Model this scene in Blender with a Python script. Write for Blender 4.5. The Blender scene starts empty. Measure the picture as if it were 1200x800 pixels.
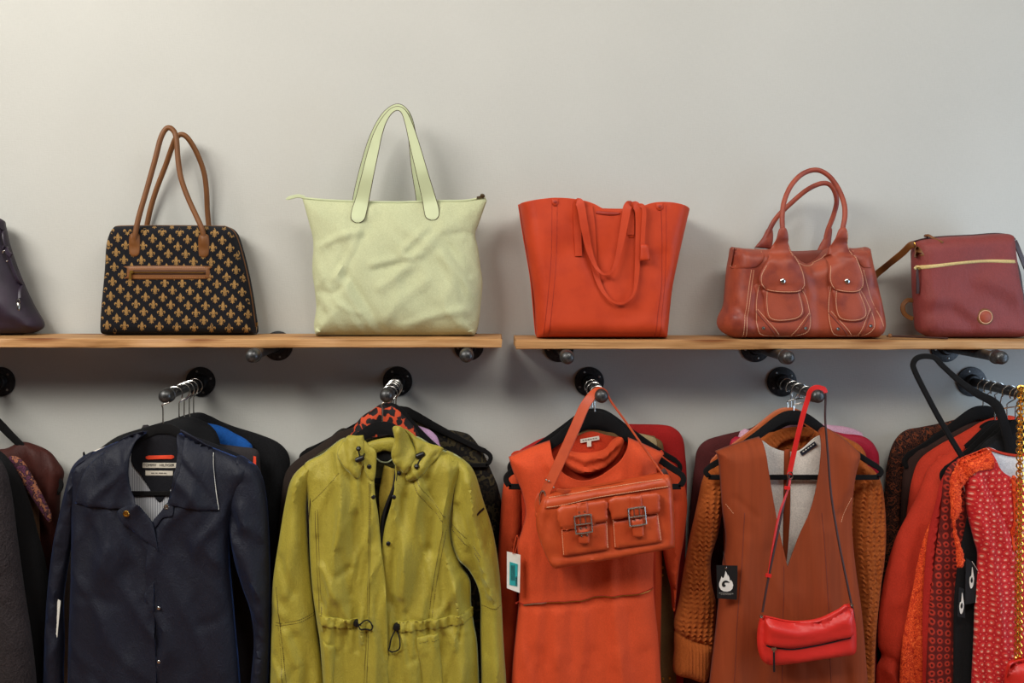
import bpy, math, random
import numpy as np
from mathutils import Vector
from mathutils.geometry import delaunay_2d_cdt

SC = bpy.context.scene
COL = SC.collection
rnd = random.Random(7)

# ------------------------------------------------------------------ camera, light, exposure
DIST, FOC, VX, VZ, EYE = 2.5, 1125.0, 573.0, 308.0, 1.60      # metres, pixels of a 1200 px frame, vanishing point, eye height
cam_data = bpy.data.cameras.new('camera')
cam_data.sensor_width = 36.0
cam_data.lens = FOC / 1200.0 * 36.0
cam_data.shift_x = (600 - VX) / 1200.0
cam_data.shift_y = -(400 - VZ) / 1200.0
cam = bpy.data.objects.new('camera', cam_data)
cam.location = (0, -DIST, EYE)
cam.rotation_euler = (math.pi / 2, 0, 0)
COL.objects.link(cam)
SC.camera = cam

SC.view_settings.view_transform = 'Standard'
SC.view_settings.look = 'None'
SC.view_settings.gamma = 1.0
SC.view_settings.use_curve_mapping = False
SC.view_settings.exposure = 0.5

world = bpy.data.worlds.new('world')
SC.world = world
world.use_nodes = True
world.node_tree.nodes['Background'].inputs[0].default_value = (1.0, 0.84, 0.76, 1)
world.node_tree.nodes['Background'].inputs[1].default_value = 0.035


def area(name, loc, target, sx, sy, power, col):
    ld = bpy.data.lights.new(name, 'AREA')
    ld.shape = 'RECTANGLE'
    ld.size, ld.size_y, ld.energy, ld.color = sx, sy, power, col
    o = bpy.data.objects.new(name, ld)
    o.location = loc
    o.rotation_euler = (Vector(target) - Vector(loc)).to_track_quat('-Z', 'Y').to_euler()
    COL.objects.link(o)
    return o


area('overhead_light', (-1.9, -2.0, 3.15), (-0.2, 0, 1.25), 1.8, 1.0, 80, (1.0, 0.975, 0.925))
area('overhead_light', (0.9, -2.0, 3.3), (0.3, 0, 1.2), 1.6, 0.9, 40, (1.0, 0.975, 0.93))  # added overhead fill that balances the main light, not a known fixture
area('shop_front_daylight', (2.35, -1.15, 1.25), (0.8, 0, 1.05), 0.9, 1.5, 15, (0.58, 0.77, 1.0))


# ------------------------------------------------------------------ helpers: frame, outlines
def mpp(d):
    """metres one pixel of the photograph spans at d metres in front of the wall"""
    return (DIST - d) / FOC


def xz(pts, d):
    a = np.array([(p[0], p[1]) for p in pts], float)
    s = mpp(d)
    return np.stack([(a[:, 0] - VX) * s, EYE - (a[:, 1] - VZ) * s], 1)


def pt(x, y, d):
    s = mpp(d)
    return Vector(((x - VX) * s, -d, EYE - (y - VZ) * s))


def path3(pts):
    return [pt(*p) for p in pts]


def catmull(pts, n=6, closed=False, corner=None):
    """pts: list of tuples (any dim); corner: set of indices kept sharp"""
    P = [np.array(p, float) for p in pts]
    N = len(P)
    corner = corner or set()
    out = []
    for i in range(N if closed else N - 1):
        j = (i + 1) % N
        p1, p2 = P[i], P[j]
        if i in corner or (not closed and i == 0):
            p0 = p1 + (p1 - p2) * 0.3 if not (j in corner) else p1 - (p2 - p1)
        else:
            p0 = P[i - 1]
        if j in corner or (not closed and j == N - 1):
            p3 = p2 + (p2 - p1) * 0.3 if not (i in corner) else p2 + (p2 - p1)
        else:
            p3 = P[(j + 1) % N]
        for k in range(n):
            t = k / n
            out.append(0.5 * (2 * p1 + (p2 - p0) * t + (2 * p0 - 5 * p1 + 4 * p2 - p3) * t * t + (3 * p1 - p0 - 3 * p2 + p3) * t ** 3))
    if not closed:
        out.append(P[-1])
    return out


def resample(P, s, closed=True):
    """P (n,2): subdivide segments longer than s, drop points closer than s/3"""
    out, N = [], len(P)
    for i in range(N if closed else N - 1):
        a, b = P[i], P[(i + 1) % N]
        L = np.linalg.norm(b - a)
        if L < 1e-7:
            continue
        m = max(1, int(math.ceil(L / s)))
        for k in range(m):
            out.append(a + (b - a) * k / m)
    if not closed:
        out.append(P[-1])
    return np.array(out)


def seg_dist(Q, A, B):
    """distance of every Q (n,2) to the nearest segment A-B (m,2)"""
    out = np.full(len(Q), 1e9)
    D = B - A
    L2 = np.maximum((D ** 2).sum(1), 1e-14)
    for i in range(0, len(Q), 1500):
        q = Q[i:i + 1500]
        w = q[:, None, :] - A[None]
        t = np.clip((w * D[None]).sum(2) / L2[None], 0, 1)
        e = w - t[..., None] * D[None]
        out[i:i + 1500] = np.sqrt((e ** 2).sum(2)).min(1)
    return out


def inside(Q, P):
    x, y = Q[:, 0], Q[:, 1]
    r = np.zeros(len(Q), bool)
    j = len(P) - 1
    for i in range(len(P)):
        xi, yi, xj, yj = P[i, 0], P[i, 1], P[j, 0], P[j, 1]
        if yi != yj:
            c = ((yi > y) != (yj > y)) & (x < (xj - xi) * (y - yi) / (yj - yi) + xi)
            r ^= c
        j = i
    return r


def fill(P, s, rings=()):
    """triangulated region inside the closed outline P with an inner lattice of spacing s"""
    A, B = P, np.roll(P, -1, 0)
    T = B - A
    L = np.maximum(np.linalg.norm(T, axis=1), 1e-9)
    area2 = (A[:, 0] * B[:, 1] - B[:, 0] * A[:, 1]).sum()
    Nn = np.stack([-T[:, 1], T[:, 0]], 1) / L[:, None] * (1 if area2 > 0 else -1)
    Nv = Nn + np.roll(Nn, 1, 0)
    Nv /= np.maximum(np.linalg.norm(Nv, axis=1), 1e-6)[:, None]
    extra = []
    rm = 0
    for r in rings:
        Q = P + Nv * r
        Q = Q[inside(Q, P)]
        if len(Q):
            Q = Q[seg_dist(Q, A, B) > 0.86 * r]
            extra.append(Q)
            rm = max(rm, r)
    lo, hi = P.min(0), P.max(0)
    xs = np.arange(lo[0], hi[0] + s, s)
    zs = np.arange(lo[1], hi[1] + s, s * 0.866)
    G = np.array([(x + (0.5 * s if k % 2 else 0), z) for k, z in enumerate(zs) for x in xs])
    if len(G):
        G = G[inside(G, P)]
        if len(G):
            G = G[seg_dist(G, A, B) > max(rm * 1.02 + s * 0.35, s * 0.5)]
            extra.append(G)
    V = np.concatenate([P] + extra)
    n = len(P)
    r = delaunay_2d_cdt([Vector(v) for v in V.tolist()], [], [list(range(n))], 1, 1e-7)
    W = np.array([(v.x, v.y) for v in r[0]])
    tri = []
    for f in r[2]:
        f = list(f)
        for k in range(1, len(f) - 1):
            a, b, c = f[0], f[k], f[k + 1]
            ar = (W[b, 0] - W[a, 0]) * (W[c, 1] - W[a, 1]) - (W[b, 1] - W[a, 1]) * (W[c, 0] - W[a, 0])
            if abs(ar) < 1e-13:
                continue
            tri.append((a, b, c) if ar > 0 else (a, c, b))
    return W, tri


# ------------------------------------------------------------------ things and parts
class Thing:
    def __init__(self, name, label, cat, base, group=None):
        o = bpy.data.objects.new(name, None)
        o.empty_display_size = 0.02
        o.location = base
        COL.objects.link(o)
        o['label'], o['category'] = label, cat
        if group:
            o['group'] = group
        self.o, self.base = o, Vector(base)

    def part(self, name, vs, fs, mat, parent=None, label=None, kind=None, smooth=True, sharp=38, solid=0.0):
        me = bpy.data.meshes.new(name)
        b = self.base
        me.from_pydata([(v[0] - b[0], v[1] - b[1], v[2] - b[2]) for v in vs], [], fs)
        me.materials.append(mat)
        if smooth:
            me.polygons.foreach_set('use_smooth', [True] * len(me.polygons))
            me.set_sharp_from_angle(angle=math.radians(sharp))
        me.update()
        o = bpy.data.objects.new(name, me)
        COL.objects.link(o)
        o.parent = parent or self.o
        if label:
            o['label'] = label
        if kind:
            o['kind'] = kind
        if solid:
            m = o.modifiers.new('thickness', 'SOLIDIFY')
            m.thickness = solid
            m.offset = -1 if solid > 0 else 1
        return o


def structure(name, vs, fs, mat):
    me = bpy.data.meshes.new(name)
    me.from_pydata(vs, [], fs)
    me.materials.append(mat)
    o = bpy.data.objects.new(name, me)
    COL.objects.link(o)
    o['kind'] = 'structure'
    return o


class MB:
    """collects shapes into one mesh"""
    def __init__(self):
        self.v, self.f = [], []

    def add(self, vs, fs):
        b = len(self.v)
        self.v += [tuple(v) for v in vs]
        self.f += [tuple(i + b for i in f) for f in fs]
        return self

    def box(self, c, u, v, w):
        """centre and three half vectors"""
        c, u, v, w = Vector(c), Vector(u), Vector(v), Vector(w)
        q = [c + u * a + v * b + w * e for a in (-1, 1) for b in (-1, 1) for e in (-1, 1)]
        fs = [(0, 1, 3, 2), (4, 6, 7, 5), (0, 4, 5, 1), (2, 3, 7, 6), (0, 2, 6, 4), (1, 5, 7, 3)]
        if u.cross(v).dot(w) < 0:
            fs = [f[::-1] for f in fs]
        return self.add(q, fs)

    def sweep(self, P, prof, ref=(0, 1, 0), closed=False, scale=None, twist=None, cap=True):
        """prof: list of (a,b): a along tangent x ref (the width), b along the in-between normal"""
        P = [Vector(p) for p in P]
        n, m = len(P), len(prof)
        ref = Vector(ref)
        vs = []
        prev = None
        for i, p in enumerate(P):
            if closed:
                t = P[(i + 1) % n] - P[i - 1]
            else:
                t = P[min(i + 1, n - 1)] - P[max(i - 1, 0)]
            t.normalize()
            w = t.cross(ref)
            if w.length < 0.15 and prev is not None:
                w = prev - t * prev.dot(t)
            if w.length < 1e-6:
                w = t.orthogonal()
            w.normalize()
            if prev is not None and w.dot(prev) < -0.2:
                w = -w
            prev = w.copy()
            b = w.cross(t).normalized()
            if twist is not None:
                c, s = math.cos(twist[i]), math.sin(twist[i])
                w, b = w * c + b * s, b * c - w * s
            k = scale[i] if scale is not None else 1.0
            kx, ky = k if isinstance(k, (tuple, list)) else (k, k)
            vs += [p + w * (a * kx) + b * (e * ky) for a, e in prof]
        fs = []
        for i in range(n if closed else n - 1):
            j = (i + 1) % n
            for q in range(m):
                r = (q + 1) % m
                fs.append((i * m + q, i * m + r, j * m + r, j * m + q))
        if cap and not closed:
            fs.append(tuple(range(m))[::-1])
            fs.append(tuple((n - 1) * m + q for q in range(m)))
        return self.add(vs, fs)

    def tube(self, P, r, n=8, ref=(0, 1, 0), closed=False, scale=None, cap=True):
        prof = [(r * math.cos(2 * math.pi * k / n), r * math.sin(2 * math.pi * k / n)) for k in range(n)]
        return self.sweep(P, prof, ref, closed, scale, None, cap)

    def lathe(self, prof, origin, axis, n=24):
        """prof: (radius, along axis)"""
        o, a = Vector(origin), Vector(axis).normalized()
        u = a.orthogonal().normalized()
        w = a.cross(u)
        vs, m = [], len(prof)
        for k in range(n):
            th = 2 * math.pi * k / n
            e = u * math.cos(th) + w * math.sin(th)
            vs += [o + e * r + a * h for r, h in prof]
        fs = []
        for k in range(n):
            j = (k + 1) % n
            for q in range(m - 1):
                fs.append((k * m + q, j * m + q, j * m + q + 1, k * m + q + 1))
        fs.append(tuple(k * m + m - 1 for k in range(n)))
        fs.append(tuple(k * m for k in range(n))[::-1])
        return self.add(vs, fs)

    def put(self, th, name, mat, **k):
        return th.part(name, self.v, self.f, mat, **k)


def strap_prof(w, t):
    """rounded flat strap cross section"""
    a, b = w / 2, t / 2
    c = min(b * 0.7, a * 0.3)
    return [(-a + c, -b), (a - c, -b), (a, -b + c), (a, b - c), (a - c, b), (-a + c, b), (-a, b - c), (-a, -b + c)]


def bend(pts, n=6):
    """smooth path through (px, py, d) points, in world space"""
    return [pt(*p) for p in catmull(pts, n)]


# ------------------------------------------------------------------ draped surfaces
class Surf:
    """front surface y = -h(x,z) over an outline: base depth + pillow profile + folds"""
    def __init__(self, P, closed_seg, d, T, R, n=2.0, tmul=None, folds=(), wr=(), dref=None, quilt=None):
        self.P, self.d, self.T, self.R, self.n, self.tmul = P, d, T, max(R, 1e-5), n, tmul
        self.A, self.B = closed_seg
        self.folds, self.wr, self.fn = [], wr, quilt
        self.dref = dref
        self.front = dref + T
        s = mpp(dref)
        for pts, w, a in folds:
            self.folds.append((xz(pts, dref), w * s, a))

    def base(self, Q):
        if isinstance(self.d, Surf):
            return self.d.h(Q)
        if callable(self.d):
            return self.d(Q)
        return np.full(len(Q), float(self.d))

    def prof(self, Q):
        if len(self.A) == 0:
            p = np.ones(len(Q))
        else:
            t = np.clip(seg_dist(Q, self.A, self.B) / self.R, 0, 1)
            p = (1 - (1 - t) ** self.n) ** (1 / self.n)
        if self.tmul:
            p = p * self.tmul(Q)
        return p

    def disp(self, Q):
        h = np.zeros(len(Q))
        for L, w, a in self.folds:
            e = seg_dist(Q, L[:-1], L[1:])
            h += a * np.exp(-(e / w) ** 2)
        for a, kx, kz, seed, *rd in self.wr:
            g = np.random.RandomState(seed)
            if rd:          # crumpled cloth: narrow ridges that cross one another
                x, z = Q[:, 0], Q[:, 1]
                wx = x + 0.5 / kx * np.sin(z * kz * 0.8 + g.rand() * 6) + 0.3 / kx * np.sin(x * kx * 0.7 + z * kz * 1.3 + g.rand() * 6)
                wz = z + 0.5 / kz * np.sin(x * kx * 0.6 + g.rand() * 6)
                t = np.zeros(len(Q))
                for k in range(4):
                    an = (g.rand() - 0.5) * 1.7
                    f = 0.6 + 0.45 * k
                    ph = (wx * kx * math.cos(an) + wz * kz * math.sin(an)) * f + g.rand() * 6.28
                    m = 0.5 + 0.5 * np.sin(wx * kx * 0.37 * (g.rand() + 0.4) + wz * kz * 0.5 * (g.rand() + 0.4) + g.rand() * 6.28)
                    t += ((1 - np.abs(np.sin(ph))) ** 1.6 - 0.3) * m / f
                h += a * t
                continue
            x, z = Q[:, 0], Q[:, 1]
            wx = x + 0.25 / max(kx, 1) * np.sin(z * kz * 0.7 + g.rand() * 6) + 0.15 / max(kx, 1) * np.sin(z * kz * 1.9 + g.rand() * 6)
            t = np.zeros(len(Q))
            for k in range(5):
                fx, fz = kx * (0.55 + 0.4 * k) * (0.8 + 0.4 * g.rand()), kz * (g.rand() * 2 - 1) * 1.4
                t += np.sin(wx * fx + z * fz + g.rand() * 6.28) / (1 + 0.5 * k)
            h += a * t * 0.5
        if self.fn:
            h += self.fn(Q)
        return h

    def h(self, Q, edge=0.35):
        Q = np.asarray(Q, float)
        p = self.prof(Q)
        b = self.base(Q)
        f = 1.0
        if len(self.A):
            f = np.clip(seg_dist(Q, self.A, self.B) / (self.R * edge), 0, 1)
        return b + self.T * p + self.disp(Q) * f

    def on(self, x, y, off=0.0, dref=None):
        """point of the photograph brought onto this surface: its x, z at depth dref, then its depth from the surface"""
        q = xz([(x, y)], self.front if dref is None else dref)
        h = float(self.h(q)[0]) + off
        return Vector((q[0, 0], -h, q[0, 1]))


def outline(pts, d, step, smooth=6):
    """pts: (x, y) or (x, y, 1) for a corner; returns world outline and the index of the control point each sample follows"""
    corner = {i for i, p in enumerate(pts) if len(p) > 2 and p[2]}
    W = xz(pts, d)
    C = catmull([tuple(w) for w in W], smooth, True, corner)
    owner = [i for i in range(len(pts)) for _ in range(smooth)]
    P, own = [], []
    N = len(C)
    for i in range(N):
        a, b = C[i], C[(i + 1) % N]
        L = np.linalg.norm(b - a)
        if L < step * 0.15 and P:
            continue
        m = max(1, int(round(L / step)))
        for k in range(m):
            P.append(a + (b - a) * k / m)
            own.append(owner[i])
    return np.array(P), own


def cloth(th, name, pts, d, mat, T=0.02, R=20, n=2.0, res=5.0, dref=None, open_=(), back=None, shell=None, folds=(), wr=(),
          tmul=None, parent=None, label=None, fn=None, smooth=6, kind=None, sharp=60, edge=0.35, rings=None, gap=0.0008, pinch=None, zmin=None):
    """One draped or stuffed piece.  pts: outline in photograph pixels; d: depth (number, function or Surf it lies on); R, res in pixels.
    open_: control-point indices whose following edge is not pinched. back: thickness behind (metres, pillow) or None for a flat back;
    shell: a sheet of that thickness instead of a closed pillow."""
    if dref is None:
        dref = d if isinstance(d, (int, float)) else (d.front if isinstance(d, Surf) else 0.25)
    s = mpp(dref)
    P, own = outline(pts, dref, res * s * 0.8, smooth)
    if zmin is not None:
        P[:, 1] = np.maximum(P[:, 1], zmin)
    if pinch is not None:
        open_ = set(range(len(pts))) - set(pinch)
    keep = np.array([o not in open_ for o in own])
    A, B = P[keep], np.roll(P, -1, 0)[keep]
    Rm = R * s
    sf = Surf(P, (A, B), d, T, Rm, n, tmul, folds, wr, dref, fn)
    if rings is None:
        rings = [r for r in (0.04, 0.14, 0.32) if r * Rm > 0.0006] if T > 0.0015 else []
    W, tri = fill(P, res * s, [r * Rm for r in rings])
    h = sf.h(W, edge)
    if shell is not None:
        vs = np.stack([W[:, 0], -h, W[:, 1]], 1).tolist()
        o = th.part(name, vs, tri, mat, parent, label, kind, True, sharp, solid=shell)
        return o, sf
    nb = len(W)
    onb = seg_dist(W, P, np.roll(P, -1, 0)) < 1e-6
    pb = sf.prof(W)
    bs = sf.base(W)
    if back is None:
        hb = bs - gap
        share = np.zeros(nb, bool)
        if isinstance(d, (int, float)):
            hb = np.full(nb, d - gap)
    else:
        hb = bs - back * pb
        share = onb & (np.abs(h - hb) < 1e-6)
    vs = np.stack([W[:, 0], -h, W[:, 1]], 1).tolist()
    mp = {}
    for i in range(nb):
        if share[i]:
            mp[i] = i
        else:
            mp[i] = len(vs)
            vs.append((W[i, 0], -hb[i], W[i, 1]))
    fs = list(tri) + [(mp[a], mp[c], mp[b]) for a, b, c in tri]
    # walls where front and back are apart
    cnt = {}
    for a, b, c in tri:
        for e in ((a, b), (b, c), (c, a)):
            cnt[e] = 1
    for a, b in list(cnt):
        if (b, a) not in cnt and not (share[a] and share[b]):
            if share[a]:
                fs.append((b, a, mp[b]))
            elif share[b]:
                fs.append((b, a, mp[a]))
            else:
                fs.append((b, a, mp[a], mp[b]))
    return th.part(name, vs, fs, mat, parent, label, kind, True, sharp), sf


def seam(th, name, pts, sf, r, mat, dref=None, parent=None, n=5, off=0.0, kind=None, label=None, closed=False, smooth=True):
    """thin cord or piping lying on a surface along pixel points"""
    dref = sf.front if dref is None else dref
    C = catmull(pts, n, closed) if smooth else pts
    W = resample(xz(C, dref), 0.006, closed)
    h = sf.h(W) + off
    m = MB().tube([(w[0], -e, w[1]) for w, e in zip(W, h)], r, 6, closed=closed)
    return m.put(th, name, mat, parent=parent, kind=kind, label=label)


def stitches(th, lines, sf, mat, dref=None, parent=None, step=0.0042, L=0.0026, w=0.0007, off=0.0, name='stitching', label=None):
    """dashes of thread along pixel lines on a surface: one mesh"""
    dref = sf.front if dref is None else dref
    m = MB()
    for pts in lines:
        C = catmull(pts, 5) if len(pts) > 2 else pts
        W = resample(xz(C, dref), step / 4, False)
        seglen = np.linalg.norm(np.diff(W, axis=0), axis=1)
        cum = np.concatenate([[0], np.cumsum(seglen)])
        if cum[-1] < step:
            continue
        t = np.arange(step / 2, cum[-1], step)
        a0 = np.stack([np.interp(t - L / 2, cum, W[:, 0]), np.interp(t - L / 2, cum, W[:, 1])], 1)
        a1 = np.stack([np.interp(t + L / 2, cum, W[:, 0]), np.interp(t + L / 2, cum, W[:, 1])], 1)
        h0, h1 = sf.h(a0) + off, sf.h(a1) + off
        for p, q, e, f in zip(a0, a1, h0, h1):
            A, B = Vector((p[0], -e, p[1])), Vector((q[0], -f, q[1]))
            u = (B - A) / 2
            if u.length < 1e-6:
                continue
            v = u.cross(Vector((0, 1, 0)))
            if v.length < 1e-9:
                continue
            v = v.normalized() * w / 2
            m.box((A + B) / 2, u, v, u.cross(v).normalized() * 0.0004)
    if m.v:
        return m.put(th, name, mat, parent=parent, kind='stuff', smooth=False, label=label)


def stud(th, name, p, r, mat, axis=(0, -1, 0), h=0.002, parent=None, label=None, hole=False, n=16):
    prof = [(r * 0.98, -0.0008), (r, 0), (r * 0.96, h * 0.5), (r * 0.75, h * 0.85), (r * 0.4, h), (0.0001, h * 1.02)]
    if hole:
        prof = [(r, -0.0008), (r, h * 0.6), (r * 0.85, h), (r * 0.55, h), (r * 0.45, h * 0.5), (0.0001, h * 0.3)]
    return MB().lathe(prof, p, axis, n).put(th, name, mat, parent=parent, label=label)


# ------------------------------------------------------------------ materials
def lin(c):
    return tuple((v / 255 / 12.92 if v <= 10 else ((v / 255 + 0.055) / 1.055) ** 2.4) for v in c) + (1.0,)


class NT:
    def __init__(self, name):
        self.m = bpy.data.materials.new(name)
        self.m.use_nodes = True
        self.t = self.m.node_tree
        self.b = self.t.nodes['Principled BSDF']
        self.co = self.t.nodes.new('ShaderNodeTexCoord').outputs['Object']

    def n(self, typ, **k):
        o = self.t.nodes.new(typ)
        for a, v in k.items():
            if a.startswith('i_'):
                key = a[2:].replace('_', ' ')
                self.set(o.inputs[int(key) if key.isdigit() else key], v)
            else:
                setattr(o, a, v)
        return o

    def set(self, sock, v):
        if isinstance(v, bpy.types.NodeSocket):
            self.t.links.new(v, sock)
        else:
            sock.default_value = v

    def math(self, op, a, b=0.0, c=0.0):
        o = self.n('ShaderNodeMath', operation=op)
        for i, v in enumerate((a, b, c)):
            self.set(o.inputs[i], v)
        return o.outputs[0]

    def mapping(self, scale, rot=(0, 0, 0)):
        o = self.n('ShaderNodeMapping')
        self.set(o.inputs['Vector'], self.co)
        o.inputs['Scale'].default_value = scale
        o.inputs['Rotation'].default_value = rot
        return o.outputs[0]

    def noise(self, scale, detail=3, vec=None, rough=0.55, dist=0.0):
        o = self.n('ShaderNodeTexNoise', i_Scale=scale, i_Detail=detail, i_Roughness=rough, i_Distortion=dist)
        self.set(o.inputs['Vector'], vec if vec is not None else self.co)
        return o.outputs['Fac']

    def ramp(self, fac, stops, interp='LINEAR'):
        o = self.n('ShaderNodeValToRGB')
        self.set(o.inputs[0], fac)
        e = o.color_ramp.elements
        while len(e) < len(stops):
            e.new(0.5)
        for q, (p, c) in zip(e, stops):
            q.position, q.color = p, c
        o.color_ramp.interpolation = interp
        return o.outputs[0]

    def mix(self, fac, a, b, mode='MIX'):
        o = self.n('ShaderNodeMix', data_type='RGBA', blend_type=mode)
        self.set(o.inputs[0], fac)
        self.set(o.inputs[6], a)
        self.set(o.inputs[7], b)
        return o.outputs[2]

    def bump(self, h, strength, dist):
        o = self.n('ShaderNodeBump', i_Strength=strength, i_Distance=dist)
        self.set(o.inputs['Height'], h)
        self.set(self.b.inputs['Normal'], o.outputs[0])

    def out(self, col=None, rough=None, metal=0.0, spec=None, sheen=0.0, coat=0.0, sub=0.0):
        b = self.b
        if col is not None:
            self.set(b.inputs['Base Color'], col)
        if rough is not None:
            self.set(b.inputs['Roughness'], rough)
        b.inputs['Metallic'].default_value = metal
        if spec is not None:
            b.inputs['Specular IOR Level'].default_value = spec
        b.inputs['Sheen Weight'].default_value = sheen
        b.inputs['Coat Weight'].default_value = coat
        return self.m


def shade(c, k):
    return tuple(v * k for v in c[:3]) + (1.0,)


def fabric(name, rgb, rough=0.88, grain=520, vary=0.16, bump=0.35, sheen=0.15, spec=0.25, bd=0.0006, mottled=14):
    t = NT(name)
    c = lin(rgb)
    f = t.math('ADD', t.math('MULTIPLY', t.noise(mottled, 3), 0.45), t.math('MULTIPLY', t.noise(min(grain, 360), 1), 0.55))
    vary = vary + 0.06
    t.bump(t.math('ADD', t.noise(grain, 2), t.math('MULTIPLY', t.noise(1, 4, t.mapping((60, 60, 28)), 0.6, 1.0), 2.6)), min(1.0, bump * 1.5), bd * 2.2)
    return t.out(t.ramp(f, [(0.3, shade(c, 1 - vary)), (0.7, shade(c, 1 + vary))]), rough, 0, spec, sheen * 0.12)


def leather(name, rgb, rough=0.45, vary=0.15, bump=0.25, scale=420, dark=None, spec=0.45, coat=0.0):
    t = NT(name)
    c = lin(rgb)
    v = t.n('ShaderNodeTexVoronoi', i_Scale=scale)
    t.set(v.inputs['Vector'], t.co)
    n = t.noise(18, 4)
    t.bump(v.outputs['Distance'], bump, 0.0006)
    d = lin(dark) if dark else shade(c, 1 - vary)
    col = t.ramp(n, [(0.28, d), (0.55, c), (0.8, shade(c, 1 + vary))])
    return t.out(col, t.math('ADD', t.math('MULTIPLY', n, 0.2), rough - 0.1), 0, spec, 0, coat)


def plain(name, rgb, rough=0.6, metal=0.0, spec=0.4):
    t = NT(name)
    c = lin(rgb)
    n = t.noise(60, 3)
    return t.out(t.ramp(n, [(0.3, shade(c, 0.93)), (0.7, shade(c, 1.05))]), rough, metal, spec)


def wall_mat():
    t = NT('plastered_wall')
    c = lin((187, 186, 179))
    big = t.noise(1.6, 4)
    weave = t.math('ADD', t.noise(1, 2, t.mapping((420, 30, 60))), t.noise(1, 2, t.mapping((60, 30, 420))))
    f = t.math('ADD', t.math('MULTIPLY', big, 0.55), t.math('MULTIPLY', weave, 0.22))
    t.bump(weave, 0.22, 0.0015)
    return t.out(t.ramp(f, [(0.3, shade(c, 0.9)), (0.75, shade(c, 1.04))]), 0.8, 0, 0.25)


def wood_mat(name='pine_board'):
    t = NT(name)
    g = t.noise(1, 5, t.mapping((2.2, 26, 60)), 0.6, 1.2)
    fine = t.noise(1, 3, t.mapping((9, 160, 320)), 0.6)
    kn = t.n('ShaderNodeTexVoronoi', i_Scale=1.0)
    t.set(kn.inputs['Vector'], t.mapping((3.1, 9, 14)))
    k = t.ramp(kn.outputs['Distance'], [(0.0, (0.16, 0.075, 0.03, 1)), (0.15, (0.42, 0.24, 0.11, 1)), (0.27, (1, 1, 1, 1))])
    base = t.ramp(t.math('ADD', t.math('MULTIPLY', g, 0.7), t.math('MULTIPLY', fine, 0.3)),
                  [(0.28, lin((120, 80, 42))), (0.5, lin((174, 128, 80))), (0.75, lin((200, 160, 112)))])
    t.bump(fine, 0.3, 0.0012)
    return t.out(t.mix(1.0, base, k, 'MULTIPLY'), 0.55, 0, 0.35)


def iron_mat():
    t = NT('black_iron')
    n = t.noise(150, 4)
    t.bump(n, 0.25, 0.001)
    return t.out(t.ramp(n, [(0.3, (0.012, 0.012, 0.013, 1)), (0.75, (0.045, 0.044, 0.045, 1))]), 0.42, 0.6, 0.5)


def cap_mat():
    t = NT('worn_iron_cap')
    n = t.noise(180, 4)
    t.bump(n, 0.3, 0.001)
    return t.out(t.ramp(n, [(0.3, (0.035, 0.035, 0.036, 1)), (0.75, (0.12, 0.12, 0.118, 1))]), 0.4, 0.75, 0.5)


def knit_mat(name, rgb, dark):
    t = NT(name)
    n = t.noise(300, 3)
    t.bump(n, 0.5, 0.0012)
    return t.out(t.ramp(t.math('ADD', t.math('MULTIPLY', n, 0.6), t.math('MULTIPLY', t.noise(10, 2), 0.4)), [(0.3, lin(dark)), (0.7, lin(rgb))]), 0.95, 0, 0.1, 0.04)


def spotted(name, base, spot, scale, lo, hi):
    t = NT(name)
    v = t.n('ShaderNodeTexVoronoi', i_Scale=scale)
    w = t.n('ShaderNodeTexNoise', i_Scale=scale * 0.8, i_Detail=2.0)
    t.set(w.inputs['Vector'], t.co)
    va = t.n('ShaderNodeVectorMath', operation='MULTIPLY_ADD')
    t.set(va.inputs[0], w.outputs['Color'])
    va.inputs[1].default_value = (0.022, 0.022, 0.022)
    t.set(va.inputs[2], t.co)
    t.set(v.inputs['Vector'], va.outputs[0])
    return t.out(t.ramp(v.outputs['Distance'], [(lo, lin(spot)), (hi, lin(base))]), 0.7, 0, 0.3, 0.03)


def patches(name, cols, scale, rough=0.85):
    t = NT(name)
    n = t.noise(scale, 3)
    m = len(cols)
    st = [(0.32 + 0.36 * i / m if i else 0.0, lin(c)) for i, c in enumerate(cols)]
    return t.out(t.ramp(n, st, 'CONSTANT'), rough, 0, 0.2, 0.02)


def ring_lace(name, ground, ring, heart, pitch=0.0105, shear=0.0):
    """rows of small woven rings on a ground"""
    t = NT(name)
    sep = t.n('ShaderNodeSeparateXYZ')
    w = t.n('ShaderNodeTexNoise', i_Scale=9.0, i_Detail=1.0)
    t.set(w.inputs['Vector'], t.co)
    va = t.n('ShaderNodeVectorMath', operation='MULTIPLY_ADD')
    t.set(va.inputs[0], w.outputs['Color'])
    va.inputs[1].default_value = (0.03, 0.03, 0.03)
    t.set(va.inputs[2], t.co)
    t.set(sep.inputs[0], va.outputs[0])
    x, z = sep.outputs[0], sep.outputs[2]
    x = t.math('ADD', x, t.math('MULTIPLY', z, shear))
    u = t.math('SUBTRACT', t.math('FRACT', t.math('DIVIDE', x, pitch)), 0.5)
    v = t.math('SUBTRACT', t.math('FRACT', t.math('DIVIDE', z, pitch * 1.06)), 0.5)
    r = t.math('SQRT', t.math('ADD', t.math('MULTIPLY', u, u), t.math('MULTIPLY', v, v)))
    n = t.noise(240, 2)
    r2 = t.math('ADD', r, t.math('MULTIPLY', t.math('SUBTRACT', n, 0.5), 0.16))
    col = t.ramp(r2, [(0.0, lin(heart)), (0.13, lin(heart)), (0.19, lin(ring)), (0.33, lin(ring)), (0.42, lin(ground)), (0.62, lin(ground)), (0.7, lin(heart))])
    hgt = t.ramp(r2, [(0.1, (0, 0, 0, 1)), (0.25, (1, 1, 1, 1)), (0.42, (0.2, 0.2, 0.2, 1))])
    t.bump(hgt, 0.6, 0.0015)
    return t.out(col, 0.75, 0, 0.25, 0.03)


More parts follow.
